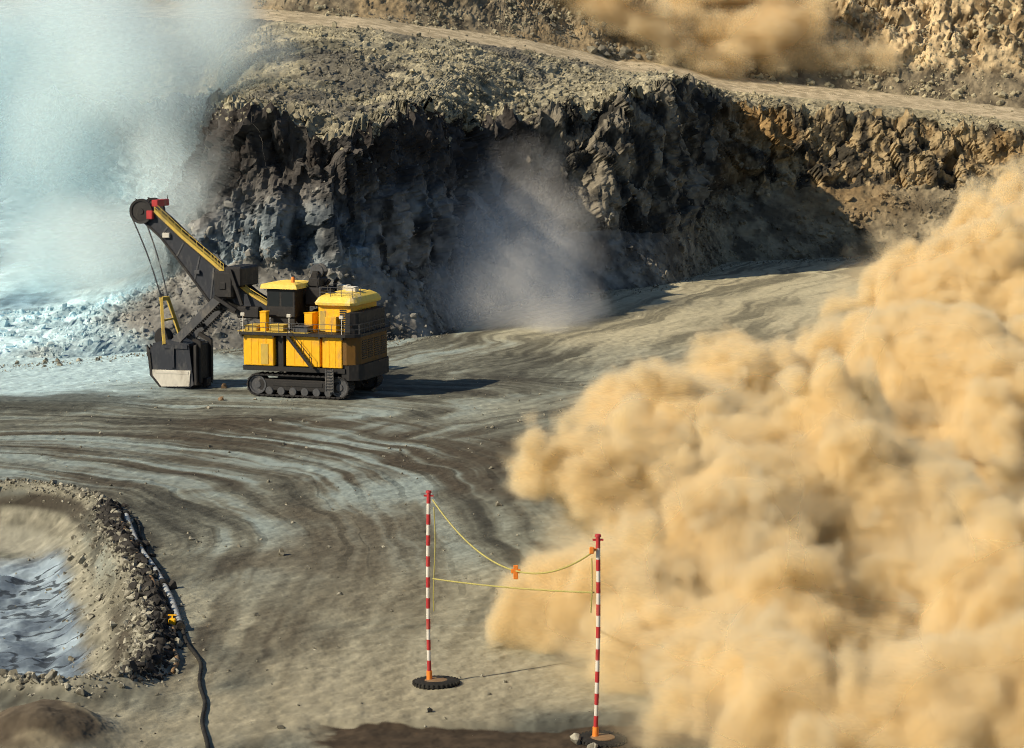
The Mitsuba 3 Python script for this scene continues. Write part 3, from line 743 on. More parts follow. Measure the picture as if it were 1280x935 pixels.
# gantry (A-frame) behind the cab
ga = []
for y in (-1.7, 0.9):
    ga += [bar((-1.0, y, 6.6), (-0.2, y * 0.6 - 0.2, 12.3), 0.4, 0.5), bar((2.6, y, 6.6), (0.1, y * 0.6 - 0.2, 12.3), 0.3, 0.4)]
ga += [bar((-0.1, -1.4, 12.2), (-0.1, 0.6, 12.2), 0.6, 0.7), bar((-0.7, -1.6, 9.2), (-0.7, 0.8, 9.2), 0.25), bar((1.3, -1.6, 9.4), (1.3, 0.8, 9.4), 0.2)]
ga += [box(-1.2, 0.9, -2.2, 1.2, 9.0, 10.9, 0.2), box(-0.7, 0.6, -1.5, 0.7, 10.9, 11.9, 0.15), bar((0.6, 1.0, 11.0), (2.4, 1.2, 8.0), 0.35)]
sp('gantry', join(ga), 'black_steel')
rr = np.random.default_rng(5)
sp('deck__plating', join([box(x, x + 0.94, y, y + 1.3, 6.62, 6.65 + 0.02 * rr.random()) for x in np.arange(-1.2, 6.1, 0.98) for y in (2.6, 3.95)]), 'dusty_yellow')
hoses = []
for k in range(5):
    t = np.linspace(0, 1, 16)
    a_, b_ = np.array([5.2, 0.9 + 0.12 * k, 8.2]), np.array([10.5, 1.3 + 0.1 * k, 10.2 + 0.15 * k])
    hoses.append(tube_mesh(a_ * (1 - t[:, None]) + b_ * t[:, None] - np.array([0, 0, 1.0]) * (np.sin(np.pi * t) * (0.5 + 0.2 * k))[:, None], 0.06, 6))
for k in range(4):
    t = np.linspace(0, 1, 14)
    a_, b_ = np.array([-1.5 + 0.5 * k, 4.6, 6.75]), np.array([0.8 + 0.4 * k, 3.5, 7.6])
    hoses.append(tube_mesh(a_ * (1 - t[:, None]) + b_ * t[:, None] - np.array([0, 0, 1.0]) * (np.sin(np.pi * t) * 0.3)[:, None], 0.05, 6))
for m in hoses:
    sp('hose', m, 'rubber')
for m in [bar((x0, s_ * 1.18, z0), (x1, s_ * 1.18, z1), 0.07, 0.16) for s_ in (1, -1) for x0, z0, x1, z1 in ((8.4, 8.2, 9.4, 11.4), (11.4, 9.4, 11.0, 12.6), (13.2, 11.4, 12.6, 13.8), (15.2, 13.8, 14.4, 15.2), (17.0, 15.9, 16.2, 16.8))]:
    sp('boom__stiffener', m, 'grey_steel')
sp('deck__floodlight', join([j for x in (-4.9, 0.8, 5.9) for j in (bar((x, 5.3, 6.6), (x, 5.3, 8.3), 0.07), box(x - 0.22, x + 0.22, 5.2, 5.45, 8.2, 8.55, 0.04))]), 'worn_steel')
for y in (-1.0, 0.1):
    sp('gantry__sheave', lathe([(0, 0.12), (0.7, 0.12), (0.75, 0.05), (0.66, 0), (0.75, -0.05), (0.7, -0.12), (0, -0.12)], 26, 'y', (-0.1, y, 12.5)), 'grey_steel', 30)
# boom
BOOM = [(5.1, 7.5), (8.2, 7.9), (11.6, 9.2), (14.0, 12.2), (17.0, 15.7), (19.4, 17.7), (19.7, 18.4), (18.6, 18.9), (17.0, 17.7), (14.5, 15.5), (11.2, 13.0), (9.6, 11.9), (7.0, 10.0), (5.0, 8.9)]
bp = np.array(BOOM)
inner = [(5.3, 7.75), (8.1, 8.15), (11.4, 9.45), (13.85, 12.4), (16.8, 15.9), (19.1, 17.8), (18.5, 18.6), (17.0, 17.4), (14.6, 15.2), (11.3, 12.75), (9.7, 11.6), (7.1, 9.75), (5.3, 8.7)]
sp('boom', join([plate(BOOM, -1.15, -0.95), plate(BOOM, 0.95, 1.15), plate(inner, -0.95, 0.95)]), 'navy_steel')
sp('boom__chord', join([bar((a[0], s * 1.2, a[1]), (b[0], s * 1.2, b[1]), 0.16, 0.22) for a, b in zip(BOOM, BOOM[1:] + BOOM[:1]) for s in (1, -1)]), 'black_steel')
wk = []
for a, b in (((9.8, 12.05), (11.2, 13.15)), ((11.2, 13.15), (14.5, 15.65)), ((14.5, 15.65), (17.6, 18.3))):
    wk += [bar((a[0], 0.75, a[1] + 0.15), (b[0], 0.75, b[1] + 0.15), 1.3, 0.1), bar((a[0], 1.38, a[1] + 0.2), (b[0], 1.38, b[1] + 0.2), 0.08, 0.34)]
    for h in (0.6, 1.05):
        wk.append(bar((a[0], 1.35, a[1] + h), (b[0], 1.35, b[1] + h), 0.06))
    for t in np.linspace(0, 1, 5):
        c = np.array(a) * (1 - t) + np.array(b) * t
        wk.append(bar((c[0], 1.35, c[1]), (c[0], 1.35, c[1] + 1.07), 0.06))
sp('boom__walkway', join(wk), 'dusty_yellow')
wk = []
for a, b in (((5.0, 8.9), (7.0, 10.0)), ((7.0, 10.0), (8.4, 11.0))):
    wk += [bar((a[0], 0.9, a[1] + 0.12), (b[0], 0.9, b[1] + 0.12), 0.9, 0.2), bar((a[0], 1.3, a[1] + 0.7), (b[0], 1.3, b[1] + 0.7), 0.07)]
sp('boom__walkway', join(wk), 'dusty_yellow')
sp('boom__lamp', box(15.9, 16.7, 1.16, 1.5, 15.7, 16.2, 0.03), 'worn_steel')
sp('boom__lamp', box(12.5, 13.1, 1.16, 1.5, 12.0, 12.4, 0.03), 'grey_steel')
sp('boom__bumper', join([box(17.7, 18.4, 1.16, 1.7, 17.6, 18.5, 0.06), box(17.2, 17.9, -1.3, 1.4, 18.9, 19.6, 0.05)]), 'red_paint')
for y in (-0.62, 0.62):
    sp('boom__sheave', join([lathe([(0, 0.2), (0.3, 0.2), (0.32, 0.1), (1.0, 0.08), (1.05, 0.2), (1.3, 0.22), (1.3, 0.1), (1.18, 0), (1.3, -0.1), (1.3, -0.22), (1.05, -0.2), (1.0, -0.08), (0.32, -0.1), (0.3, -0.2), (0, -0.2)], 36, 'y', (19.1, y * 2.2, 18.4))]), 'black_steel', 30)
sp('boom__guard', join([bar((18.0, y, 19.2), (19.8, y, 19.7), 0.08) for y in (-1.5, 1.5)] + [bar((17.5, -1.5, 19.3), (17.5, -1.5, 20.0), 0.06), bar((18.2, 1.5, 19.0), (18.2, 1.5, 19.9), 0.06)]), 'black_steel')
# crowd machinery, dipper handle and dipper
sb = [box(8.4, 10.6, y - 0.55, y + 0.55, 9.6, 12.4, 0.2) for y in (1.75, -1.75)] + [box(7.4, 9.4, -2.2, 2.2, 10.8, 12.9, 0.2), box(9.0, 10.0, -2.4, 2.4, 10.4, 11.4, 0.2), box(5.6, 8.2, -1.9, 1.9, 7.6, 8.8, 0.15)]
sb += [bar((8.6, 2.4, 12.6), (7.3, 2.4, 9.0), 0.3), bar((10.4, 2.35, 9.8), (8.0, 2.35, 8.4), 0.35)]
sp('saddle_block', join(sb), 'black_steel')
ha, hb = np.array([7.9, 11.7]), np.array([15.4, 4.7])
hd = (hb - ha) / np.linalg.norm(hb - ha)
hn = np.array([-hd[1], hd[0]])
for y in (1.75, -1.75):
    h = sp('dipper_handle', bar((ha[0], y, ha[1]), (hb[0], y, hb[1]), 0.55, 0.85), 'grey_steel').split('__')[1]
    sp(f'{h}__rack', join([bar((*(ha + hd * t - hn * 0.5),)[:1] + (y,) + (*(ha + hd * t - hn * 0.5),)[1:], (*(ha + hd * (t + 0.12) - hn * 0.5),)[:1] + (y,) + (*(ha + hd * (t + 0.12) - hn * 0.5),)[1:], 0.45, 0.2) for t in np.arange(0.4, 8.5, 0.3)]), 'black_steel')
sp('dipper_handle__brace', join([bar((a, -1.75, b), (a, 1.75, b), 0.35) for a, b in ((13.6, 6.4), (11.6, 8.2))]), 'black_steel')
DIP = [(13.1, 0.45), (13.5, 0.2), (17.0, 0.05), (18.0, 1.3), (18.25, 3.6), (17.6, 4.7), (16.0, 5.1), (13.6, 4.7)]
sp('dipper', join([plate(DIP, 1.85, 2.05), plate(DIP, -2.05, -1.85), box(13.5, 17.0, -1.9, 1.9, 0.06, 0.3), plate([(13.6, 4.4), (16.0, 4.8), (16.0, 5.1), (13.6, 4.7)], -1.9, 1.9), plate([(14.5, 0.3), (17.6, 1.6), (17.6, 3.8), (14.5, 4.4)], -1.8, 1.8), box(13.7, 16.4, 2.05, 2.2, 4.2, 4.6), box(15.2, 15.6, 2.05, 2.25, 2.2, 4.6)]), 'navy_steel')
sp('dipper__wear_plate', join([plate([(13.55, 0.3), (16.9, 0.16), (17.75, 1.25), (17.8, 1.9), (13.4, 1.95)], 2.05, 2.17), box(13.6, 17.4, 2.17, 2.24, 1.55, 1.85, 0.02)]), 'worn_steel')
sp('dipper__lip', plate([(16.9, 0.0), (18.05, 1.3), (18.3, 3.7), (18.0, 3.7), (17.8, 1.4), (16.8, 0.2)], -2.2, 2.2), 'black_steel')
for k in range(6):
    y = -1.9 + 0.76 * k
    sp('dipper__tooth', trimesh.convex.convex_hull([(18.05, y + a * 0.22, 3.2 + b) for a in (-1, 1) for b in (0, 0.7)] + [(18.5, y + a * 0.08, 4.5) for a in (-1, 1)] + [(18.4, y + a * 0.22, 3.3) for a in (-1, 1)]), 'black_steel')
sp('dipper__door', join([box(12.75, 13.15, -1.95, 1.95, 0.35, 4.6, 0.08), box(12.5, 12.75, -1.5, -1.1, 0.6, 4.9), box(12.5, 12.75, 1.1, 1.5, 0.6, 4.9), box(12.3, 12.8, -0.5, 0.5, 0.1, 1.0, 0.05), bar((12.6, 1.3, 4.8), (14.0, 1.3, 5.5), 0.4), bar((12.6, -1.3, 4.8), (14.0, -1.3, 5.5), 0.4)]), 'black_steel')
sp('dipper__padlock_sheave', lathe([(0, 0.3), (0.95, 0.3), (1.05, 0.15), (0.95, 0), (1.05, -0.15), (0.95, -0.3), (0, -0.3)], 28, 'y', (17.0, 0.9, 5.2)), 'black_steel', 30)
sp('dipper__bail', join([bar((16.4, s * 2.1, 4.6), (17.3, s * 0.75, 9.2), 0.3, 0.35) for s in (1, -1)] + [bar((17.3, -0.8, 9.2), (17.3, 0.8, 9.2), 0.4), bar((16.9, -1.4, 7.0), (16.9, 1.4, 7.0), 0.2)]), 'dusty_yellow')
for y in (-1.36, 1.36):
    t = np.linspace(0, 1, 12)[:, None]
    sp('hoist_rope', tube_mesh(np.array([20.35, y, 18.0]) * (1 - t) + np.array([17.3, y * 0.55, 9.3]) * t + np.array([-0.25, 0, 0]) * np.sin(np.pi * t), 0.075, 8), 'grey_steel', True)

# ------------------------------------------------------------------ banded poles that carry the yellow cables
def ground_z(x, y):
    return float(floor_height(np.array([[x, y]], float))[0])


def pole(x, y, top, lean, label):
    key = 'marker_pole' if 'marker_pole' not in labels else 'marker_pole_001'
    tag(key, label, 'marker pole', 'red and white marker poles')
    z0 = ground_z(x, y)
    n = 17
    zs = np.linspace(z0 + 0.75, top, n + 1)
    ax_ = lambda z: (x + lean * (z - z0) + bend * math.sin(math.pi * (z - z0) / (top - z0)), y, z)
    bend = 0.07 if lean else -0.06
    for k in range(n):
        red = k % 2 == 0
        zz0, zz1 = zs[k], zs[k + 1]
        pr = [(0.145, 0.0), (0.15, 0.01), (0.15, zz1 - zz0 - 0.01), (0.145, zz1 - zz0)]
        a, b = ax_(zz0), ax_(zz1)
        add(f"{key}__{'red_band' if red else 'white_band'}", tube_mesh(np.array([a, b]), 0.108 if red else 0.103, 16), 'red_paint' if red else 'white_paint', 30)
    add(f'{key}__sleeve', tube_mesh(np.array([ax_(z0 + 0.1), ax_(z0 + 0.75)]), 0.15, 16), 'orange_paint', 30)
    add(f'{key}__cap', join([tube_mesh(np.array([ax_(top), ax_(top + 0.12)]), np.array([0.16, 0.14]), 16), bar((ax_(top)[0] - 0.26, y, top - 0.15), (ax_(top)[0] + 0.26, y, top - 0.15), 0.09)]), 'red_paint', 30)
    tx = x + 0.35
    ty = [(0.46, 0.12), (0.55, 0.36), (0.66, 0.44), (0.98, 0.44), (1.14, 0.37), (1.22, 0.24), (1.22, 0.18), (1.14, 0.05), (0.98, 0), (0.66, 0), (0.55, 0.06), (0.46, 0.12)]
    tyre = [lathe(ty, 40)]
    for k in range(30):
        a = k * 2 * math.pi / 30
        lug = box(1.12, 1.27, -0.05, 0.05, 0.06, 0.38, 0.02)
        lug.apply_transform(trimesh.transformations.rotation_matrix(a, (0, 0, 1)))
        tyre.append(lug)
    tyre = join(tyre)
    tyre.apply_scale((0.95, 0.95, 0.8) if lean else (1, 1, 0.85))
    tyre.apply_transform(trimesh.transformations.rotation_matrix(0.07 if lean else -0.04, (1, 0.6, 0)))
    tyre.apply_translation((tx, y, z0 - 0.1))
    add(f'{key}__base_tyre', tyre, 'rubber', 30)
    con = lathe([(0, 0.34), (0.5, 0.3), (0.62, 0.26), (0.62, 0.02), (0, 0.02)], 24)
    con.apply_translation((tx, y, z0 - 0.02))
    add(f'{key}__ballast', con, 'pipe_brown', 30)
    return ax_


pa = pole(-4.4, 125.1, 10.35, 0.0, 'red and white banded pole standing clear of the dust, on a black tyre')
pb = pole(4.1, 114.9, 9.95, 0.008, 'red and white banded pole standing right in front of the orange dust cloud')
add('marker_pole_001__reflector', join([box(3.76, 3.98, 114.6, 114.7, 9.15, 9.5, 0.03), box(3.95, 4.1, 114.7, 114.9, 9.3, 9.4)]), 'orange_paint')


def hang(a, b, sag, n=48):
    t = np.linspace(0, 1, n)[:, None]
    return np.asarray(a) * (1 - t) + np.asarray(b) * t + np.array([0, 0, -1.0]) * 4 * sag * t * (1 - t)


c1 = hang((-4.2, 125.0, 10.0), (4.05, 114.85, 9.3), 2.35)
add('yellow_cable', tube_mesh(c1, 0.045, 8), 'cable_yellow', True)
tag('yellow_cable', 'sagging yellow cable hung between the tops of the two banded poles', 'cable', 'yellow cables between the poles')
c2 = hang((-4.2, 125.0, 5.75), (4.0, 114.85, 7.2), 0.12)
add('yellow_cable', tube_mesh(c2, 0.04, 8), 'cable_yellow', True)
tag('yellow_cable_001', 'nearly straight yellow cable below the sagging one, halfway up the banded poles', 'cable', 'yellow cables between the poles')
for i, (px_, py_, za, zb, lb) in enumerate(((-4.12, 125.0, 9.6, 4.0, 'thin yellow rope running down beside the pole that stands clear of the dust'), (3.85, 114.8, 8.9, 6.2, 'thin yellow rope running down beside the pole in front of the orange dust'))):
    zz = np.linspace(za, zb, 20)
    k = add('yellow_rope', tube_mesh(np.column_stack([px_ + 0.05 * np.sin(zz), zz * 0 + py_, zz]), 0.035, 6), 'cable_yellow', True)
    tag(k, lb, 'rope', 'yellow ropes on the poles')
m = c1[25]
add('warning_tag', join([box(m[0] - 0.12, m[0] + 0.12, m[1] - 0.05, m[1] + 0.05, m[2] - 0.42, m[2] + 0.3, 0.02), box(m[0] - 0.24, m[0] + 0.24, m[1] - 0.04, m[1] + 0.04, m[2] - 0.12, m[2] + 0.1, 0.02)]), 'orange_paint')
tag('warning_tag', 'small orange marker hanging on the sagging yellow cable', 'marker')

# ------------------------------------------------------------------ pipes and a cable in the ditch beside the windrow
def on_ground(line, lift, step=0.5):
    p = spline(line, step)
    z = floor_height(p)
    z = np.convolve(np.pad(z, 3, mode='edge'), np.ones(7) / 7, mode='valid')
    return np.column_stack([p, z + lift])


g = on_ground([(-28.4, 174.0), (-25.3, 160.4), (-21.9, 148.6), (-19.2, 136.4)], 0.2)
third = len(g) // 3
for k in range(3):
    add('water_pipe__section', tube_mesh(g[k * third + (1 if k else 0):(k + 1) * third], 0.21, 16), 'pipe_grey', True)
for k in (0, third, 2 * third, 3 * third - 1):
    k = min(k, len(g) - 2)
    d = (g[k + 1] - g[k]) / np.linalg.norm(g[k + 1] - g[k])
    add('water_pipe__coupling', tube_mesh(np.array([g[k] - d * 0.45, g[k] + d * 0.45]), 0.29, 16), 'rubber', 30)
tag('water_pipe', 'grey jointed pipe lying along the windrow, the thickest of the lines there', 'pipe')
g2 = on_ground([(-29.2, 174.9), (-25.5, 158.6), (-22.2, 146.4), (-19.9, 137.0), (-18.3, 127.3)], 0.12)
add('brown_hose', tube_mesh(g2 + np.column_stack([0.12 * np.sin(np.arange(len(g2)) * 0.5), np.zeros((len(g2), 2))]), 0.13, 10), 'pipe_brown', True)
tag('brown_hose', 'rusty brown hose on the windrow side of the grey pipe', 'hose')
g3 = on_ground([(-27.6, 173.4), (-22.6, 151.0), (-19.4, 137.5), (-17.2, 129.0), (-16.2, 122.5), (-14.4, 110.0)], 0.1)
add('black_cable', tube_mesh(g3 + np.column_stack([0.1 * np.sin(np.arange(len(g3)) * 0.37), np.zeros((len(g3), 2))]), 0.11, 10), 'rubber', True)
tag('black_cable', 'long black cable beside the grey pipe, running on alone to the front', 'cable')
k = len(g) - 2
add('yellow_valve', join([box(g[k][0] - 0.75, g[k][0] - 0.35, g[k][1] + 0.3, g[k][1] + 0.8, g[k][2] - 0.15, g[k][2] + 0.45, 0.05), bar((g[k][0] - 0.55, g[k][1] + 0.55, g[k][2] + 0.4), (g[k][0] - 0.55, g[k][1] + 0.55, g[k][2] + 0.65), 0.08), bar((g[k][0] - 0.8, g[k][1] + 0.55, g[k][2] + 0.65), (g[k][0] - 0.3, g[k][1] + 0.55, g[k][2] + 0.65), 0.07)]), 'yellow_paint')
tag('yellow_valve', 'small yellow valve box at the near end of the grey pipe', 'valve')

# ------------------------------------------------------------------ boulders, each its own thing
RB = np.random.default_rng(77)
BOULD = []
for k in range(8):
    v, f = rock_mesh(np.random.default_rng(300 + k), 22)
    m = trimesh.Trimesh(v, f)
    m = m.subdivide().subdivide()
    n_ = m.vertices
    m.vertices = n_ * (1 + 0.16 * (meshkit.fbm(n_ * 2.2 + k, 3, k) - 0.5))[:, None]
    BOULD.append(m)


def boulder(pos, size, bsdf, label, group):
    m = BOULD[RB.integers(0, len(BOULD))]
    n = len([k for k in labels if k.startswith('boulder')])
    key = 'boulder' if n == 0 else f'boulder_{n:03d}'
    if m not in [c[0] for c in boulder.cache]:
        boulder.cache.append((m, ply(m, None, False)))
    d = dict(next(c[1] for c in boulder.cache if c[0] is m))
    q_ = RB.normal(size=4)
    d['to_world'] = T().translate([float(a) for a in pos]).rotate([float(a) for a in q_[:3] / np.linalg.norm(q_[:3])], float(RB.uniform(0, 360))).scale(float(size))
    d['bsdf'] = {'type': 'ref', 'id': bsdf}
    scene[key] = d
    tag(key, label, 'boulder', group)


boulder.cache = []
jr = cut[4] + 2
cand = [i for i in range(nu) if 14 < Q[i, jr, 0] < 100]
for i in RB.choice(cand, 110, replace=False):
    j = jr + RB.integers(-1, 5)
    boulder(Q[i, j] + (0, 0, 0.15), RB.uniform(0.35, 1.0) * (1.25 if RB.random() < 0.2 else 1), 'hill_stone', 'grey boulder in the row along the back edge of the upper dirt road', 'boulders along the upper dirt road')
cand = [i for i in range(nu) if 24 < Q[i, 20, 0] < 80]
for i in RB.choice(cand, 60, replace=False):
    j = RB.integers(8, 52)
    boulder(Q[i, j] + (0, 0, 0.1), RB.uniform(0.35, 0.95), 'scree_stone', 'boulder in the scree under the brown part of the rock face', 'boulders in the scree of the brown rock face')
cand = [i for i in range(nu) if -38 < Q[i, 20, 0] < -8]
for i in RB.choice(cand, 40, replace=False):
    j = RB.integers(10, 50)
    boulder(Q[i, j] + (0, 0, 0.1), RB.uniform(0.3, 0.85), 'scree_stone', 'grey boulder in the scree below the dark rock spur behind the shovel', 'boulders in the scree of the dark spur')
for k in range(60):
    c = BERM_C[RB.integers(int(len(BERM_C) * 0.18), int(len(BERM_C) * 0.75))] + RB.normal(0, 0.6, 2)
    s = RB.uniform(0.2, 0.4)
    boulder((c[0], c[1], ground_z(*c) + 0.3 * s), s, 'gravel_material', 'pale stone in the windrow round the hollow', 'pale stones of the windrow')
for (x, y, s, lb) in ((-30.2, 249.5, 0.5, 'ochre lump of earth right behind the bucket on the pit floor'), (-29.3, 239.5, 0.45, 'ochre lump of earth lying alone on the floor before the shovel'), (-4.2, 119.5, 0.22, 'small dark stone on the ground between the clear pole and the dark trench')):
    boulder((x, y, ground_z(x, y) + 0.2 * s), s, 'pipe_brown' if s > 0.3 else 'rubber', lb, None)
for (x, y, s, lb) in ((3.15, 114.5, 0.42, 'pale stone block left of the tyre under the pole before the dust cloud'), (3.9, 113.6, 0.3, 'smaller pale stone in front of the tyre under the pole before the dust cloud')):
    boulder((x, y, ground_z(x, y) + 0.35 * s), s, 'gravel_material', lb, None)

# ------------------------------------------------------------------ dust and smoke: heterogeneous media, each inside its own closed hull
def lobes_field(p, L, k=1.2):
    """Smooth union of ellipsoid lobes: signed distance, negative inside. L rows: x, y, z, radius, vertical stretch."""
    acc = np.zeros(len(p))
    for x, y, z, r, s in L:
        d = np.sqrt((p[:, 0] - x) ** 2 + (p[:, 1] - y) ** 2 + ((p[:, 2] - z) / s) ** 2) - r
        acc += np.exp(-np.clip(d, -30, 60) / k)
    return -k * np.log(np.maximum(acc, 1e-30))


def cloud(key, L, voxel, fn, albedo, density, phase_g=0.0, pad=2.0, grounded=True):
    L = np.asarray(L, float)
    lo = (L[:, :3] - L[:, 3:4] * np.stack([L[:, 3] * 0 + 1, L[:, 3] * 0 + 1, L[:, 4]], 1)).min(0) - pad
    hi = (L[:, :3] + L[:, 3:4] * np.stack([L[:, 3] * 0 + 1, L[:, 3] * 0 + 1, L[:, 4]], 1)).max(0) + pad
    lo[2] = max(lo[2], -1.5)
    n = np.ceil((hi - lo) / voxel).astype(int)
    ax = [lo[i] + (np.arange(n[i]) + 0.5) / n[i] * (hi[i] - lo[i]) for i in range(3)]
    Z, Y, X = np.meshgrid(ax[2], ax[1], ax[0], indexing='ij')
    p = np.stack([X.ravel(), Y.ravel(), Z.ravel()], 1)
    d = lobes_field(p, L)
    rho = np.zeros(len(p), np.float32)
    m = d < pad
    rho[m] = fn(p[m], d[m])
    rho = np.clip(rho, 0, 1).reshape(n[::-1])
    rho[0], rho[-1], rho[:, 0], rho[:, -1], rho[:, :, 0], rho[:, :, -1] = 0, 0, 0, 0, 0, 0
    zz, yy, xs = np.nonzero(rho[::2, ::2, ::2] > 0.002)
    pts = np.stack([ax[0][::2][xs], ax[1][::2][yy], ax[2][::2][zz]], 1)
    outer = pts[ConvexHull(pts).vertices]
    e = voxel * 2.5
    corners = np.concatenate([outer + e * (2 * np.array(c) - 1) for c in np.ndindex(2, 2, 2)])
    if grounded:        # straight sides down into the ground
        low = corners.copy()
        low[:, 2] = lo[2] - 1.0
        corners = np.vstack([corners, low])
    hull = trimesh.convex.convex_hull(corners)
    shape = hi - lo
    scene[key + '_air'] = {'type': 'heterogeneous', 'albedo': {'type': 'constvolume', 'value': {'type': 'rgb', 'value': list(albedo)}},
                           'sigma_t': {'type': 'gridvolume', 'grid': mi.VolumeGrid(np.ascontiguousarray(rho[..., None])), 'to_world': T().translate(lo.tolist()).scale(shape.tolist()), 'filter_type': 'trilinear', 'wrap_mode': 'clamp'},
                           'scale': float(density), 'phase': {'type': 'hg', 'g': float(phase_g)} if phase_g else {'type': 'isotropic'}}
    scene[key] = {**ply(hull, None, False), 'bsdf': {'type': 'null'}, 'interior': {'type': 'ref', 'id': key + '_air'}}
    return rho, lo, hi


def surface_nets(vol, lo, step):
    """A closed quad mesh round the cells of a volume (z, y, x) that are above zero."""
    v = np.pad(vol, 1, constant_values=-1.0).transpose(2, 1, 0)
    c = [v[i:v.shape[0] - 1 + i, j:v.shape[1] - 1 + j, k:v.shape[2] - 1 + k] for i, j, k in np.ndindex(2, 2, 2)]
    ins = np.stack([a > 0 for a in c])
    act = ins.any(0) & ~ins.all(0)
    ids = np.full(act.shape, -1)
    ids[act] = np.arange(act.sum())
    cells = np.argwhere(act)
    acc, cnt = np.zeros((len(cells), 3)), np.zeros(len(cells))
    offs = list(np.ndindex(2, 2, 2))
    vals = [a[act] for a in c]
    for i, oa in enumerate(offs):
        for j, ob in enumerate(offs):
            if j > i and sum(abs(p_ - q_) for p_, q_ in zip(oa, ob)) == 1:
                m = (vals[i] > 0) != (vals[j] > 0)
                t = np.where(m, vals[i] / np.where(m, vals[i] - vals[j], 1), 0)[:, None]
                acc += np.where(m[:, None], np.array(oa) * (1 - t) + np.array(ob) * t, 0)
                cnt += m
    V = (cells + acc / cnt[:, None] - 1) * step + lo
    F = []
    for ax in range(3):
        o1, o2 = [i for i in range(3) if i != ax]
        sl0, sl1 = [slice(1, -1)] * 3, [slice(1, -1)] * 3
        sl0[ax], sl1[ax] = slice(0, -1), slice(1, None)
        a, b = v[tuple(sl0)] > 0, v[tuple(sl1)] > 0
        for flip, m in ((False, a & ~b), (True, ~a & b)):
            g = np.argwhere(m)
            base = g.copy()
            q4 = []
            for d1, d2 in ((0, 0), (1, 0), (1, 1), (0, 1)):
                w = base.copy()
                w[:, o1] += d1
                w[:, o2] += d2
                q4.append(ids[w[:, 0], w[:, 1], w[:, 2]])
            q4 = np.stack(q4, 1)
            F.append(q4[:, ::-1] if flip == (ax != 1) else q4)
    return trimesh.Trimesh(V, np.vstack([np.vstack(F)[:, [0, 1, 2]], np.vstack(F)[:, [0, 2, 3]]]), process=False)


def dense_core(key, rho, lo, voxel, shrink, bsdf, least=0.22, soft=1.3):
    """Where the dust is too dense to look through it is a solid body, well inside the cloud."""
    from scipy.ndimage import distance_transform_edt
    k = 2
    n = [a // k * k for a in rho.shape]
    r = rho[:n[0], :n[1], :n[2]].reshape(n[0] // k, k, n[1] // k, k, n[2] // k, k).mean((1, 3, 5))
    d = distance_transform_edt(np.pad(r > least, ((4, 1), (1, 1), (1, 1)), mode='edge'))[4:-1, 1:-1, 1:-1] * voxel * k
    f = gaussian_filter(d - shrink, soft)
    if f.max() <= 0:
        return
    m = surface_nets(f, np.asarray(lo) + voxel * k * 0.5, voxel * k)
    lab = trimesh.graph.connected_component_labels(m.face_adjacency, node_count=len(m.faces))
    m.update_faces(np.bincount(lab)[lab] > 150)
    if len(m.faces) == 0:
        return
    m.remove_unreferenced_vertices()
    add(key, m, bsdf, True)


def billow(p, size, seed, stretch=1.0, octaves=3):
    out, a, tot = 0, 1.0, 0
    for o in range(octaves):
        s = size / 2.1 ** o
        out = out + a * np.abs(2 * meshkit.noise(p / np.array([s, s, s * stretch]) + 13.7 * o, seed + o) - 1)
        tot += a
        a *= 0.5
    return out / tot


def big_dust(p, d):
    rho = np.ones(len(p))
    near = d > -7.5
    p, d = p[near], d[near]
    st = 1.9 + 0.7 * sm(9, 2, p[:, 2])
    w = p + 2.4 * np.stack([meshkit.noise(p / 3.6, 60 + k) - 0.5 for k in range(3)], 1)
    w[:, 2] = w[:, 2] / st
    b = billow(w, 6.6, 51, 1.0, 5)
    e = meshkit.fbm(p / 1.3, 3, 57)
    wisp = meshkit.fbm(p / np.array([3.2, 3.2, 2.2]), 4, 59)
    dd = d + 2.8 - 9.8 * (b - 0.1) + 3.0 * (e - 0.5)
    core = sm(0.3, -1.0, dd)
    veil = 0.05 * sm(0.50, 0.72, wisp) * sm(2.6, -1.5, d) + 0.05 * wisp * sm(2.2, 0.2, p[:, 2]) * sm(2.8, 0.0, d)
    rho[near] = core * (0.35 + 0.65 * sm(0, -2.5, dd)) + veil
    return rho


DUST = [(4.9, 136, 2.2, 4.4, 1.2), (5.8, 145, 6.5, 5.0, 1.0), (7.6, 126, 1.0, 4.2, 1.5), (8.5, 160, 5.8, 5.2, 1.0), (12.6, 145, 3.0, 7.6, 1.1), (18.1, 175, 5.0, 7.6, 1.0), (15.4, 128, 0.5, 6.6, 1.2),
        (23.0, 150, 3.0, 8.6, 1.1), (26.6, 190, 4.8, 8.6, 1.0), (31.5, 175, 5.2, 10.4, 1.0), (34.9, 205, 10.0, 8.0, 1.0), (41.7, 205, 12.5, 9.6, 1.0), (27.7, 130, 2.0, 8.6, 1.0), (21.6, 118, -1.5, 5.6, 1.0),
        (39.0, 170, 4.0, 11.5, 1.0), (10.2, 117, -0.5, 3.8, 1.5), (11.5, 112.5, -0.5, 3.6, 1.3), (15.5, 111, 0, 4.8, 1.1), (20.5, 110, 0, 5.5, 1.1), (26.5, 112, 0, 6.5, 1.1), (49.5, 225, 14.0, 9.0, 1.0), (14, 165, 3, 6, 1.0)]
rho, lo, hi = cloud('dust_cloud', DUST, 0.29, big_dust, (0.968, 0.875, 0.650), 3.0, 0.0, 2.8)
scene['dust_material'] = {'type': 'twosided', 'bsdf': {'type': 'diffuse', 'reflectance': {'type': 'rgb', 'value': [0.57, 0.422, 0.24]}}}
dense_core('dust_cloud__core', rho, lo, 0.29, 1.5, 'dust_material')
tag('dust_cloud', 'huge billowing orange dust cloud filling the lower right corner', kind='stuff')


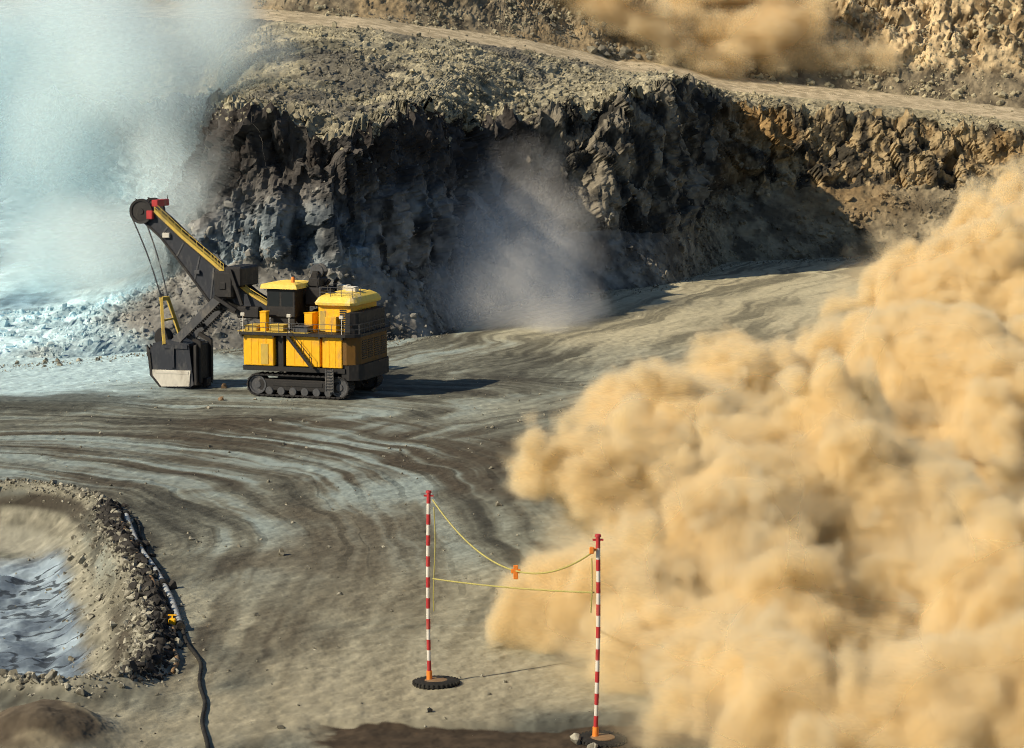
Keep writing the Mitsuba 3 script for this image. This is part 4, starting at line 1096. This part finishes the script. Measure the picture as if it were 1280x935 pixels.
def puff(p, d):
    b = meshkit.fbm(p / np.array([5.5, 5.5, 8]), 4, 71)
    return sm(3.5, -8.0, d + 14 * (b - 0.5)) * sm(7, 3, d) * (0.2 + 0.8 * b) * (0.75 + 0.6 * sm(9, 1, p[:, 2]))


PUFF = [(-1, 313, 2, 6.5, 1.3), (-6, 309, 1, 5, 1.0), (4, 309, 0, 5, 1.0), (4.5, 325, 6, 6.5, 1.3), (-3, 320, 9, 5.0, 1.3), (1, 325, 14, 4.5, 1.2), (6.5, 317, 1, 4.5, 1.2), (4.5, 322, 10, 5, 1.1)]
cloud('smoke', PUFF, 0.6, puff, (0.985, 0.993, 0.995), 0.42, 0.0, 7.0)
tag('smoke', 'grey dust puff drifting from the foot of the dark rock face', kind='stuff')


def left_smoke(p, d):
    b = meshkit.fbm(p / np.array([9, 9, 12]), 4, 81)
    return sm(3.0, -10, d + 15 * (b - 0.5)) * (0.25 + 0.75 * b) * sm(8, 3, d)


LEFT = [(-45, 362, 43, 9, 1.0), (-66, 360, 44, 11, 1.0), (-40, 300, 17, 5, 1.2), (-52, 322, 33, 9, 1.1), (-40, 330, 36, 7, 1.0), (-62, 330, 22, 13, 1.2), (-75, 340, 34, 14, 1.0), (-60, 315, 8, 10, 1.0), (-50, 300, 10, 7, 1.2), (-58, 335, 38, 11, 1.0), (-85, 325, 26, 13, 1.1), (-47, 318, 24, 6, 1.3), (-72, 300, 10, 8, 1)]
rho, lo, hi = cloud('smoke_001', LEFT, 0.9, left_smoke, (0.88, 0.972, 1.0), 0.36, 0.0, 8.0)
scene['smoke_material'] = {'type': 'twosided', 'bsdf': {'type': 'diffuse', 'reflectance': {'type': 'rgb', 'value': [0.68, 0.85, 0.93]}}}
dense_core('smoke_001__core', rho, lo, 0.9, 6.5, 'smoke_material', 0.3)
tag('smoke_001', 'pale bluish smoke rising behind the shovel boom', kind='stuff')


def top_dust(p, d):
    b = billow(p, 7, 91, 1.0, 4)
    e = meshkit.fbm(p / np.array([9, 9, 7]), 4, 95)
    return sm(2.0, -5, d + 9 * (0.4 - b) + 16 * (e - 0.5)) * (0.45 + 0.55 * e) * sm(6, 3, d)


TOP = [(33, 444, 38, 6, 1.0), (38, 446, 41, 8, 1.1), (46, 450, 41, 9, 1.1), (54, 452, 43, 7, 1.2), (40, 455, 50, 10, 1), (24, 442, 41, 8, 1), (60, 452, 37, 4.5, 1), (66, 453, 37, 4, 0.8), (14, 440, 46, 8, 1), (30, 448, 48, 9, 1)]
rho, lo, hi = cloud('dust_cloud_001', TOP, 0.8, top_dust, (0.965, 0.86, 0.63), 0.9, 0.0, 6.0)
dense_core('dust_cloud_001__core', rho, lo, 0.8, 2.2, 'dust_material', 0.25)
tag('dust_cloud_001', 'brown dust rolling over the road at the top', kind='stuff')
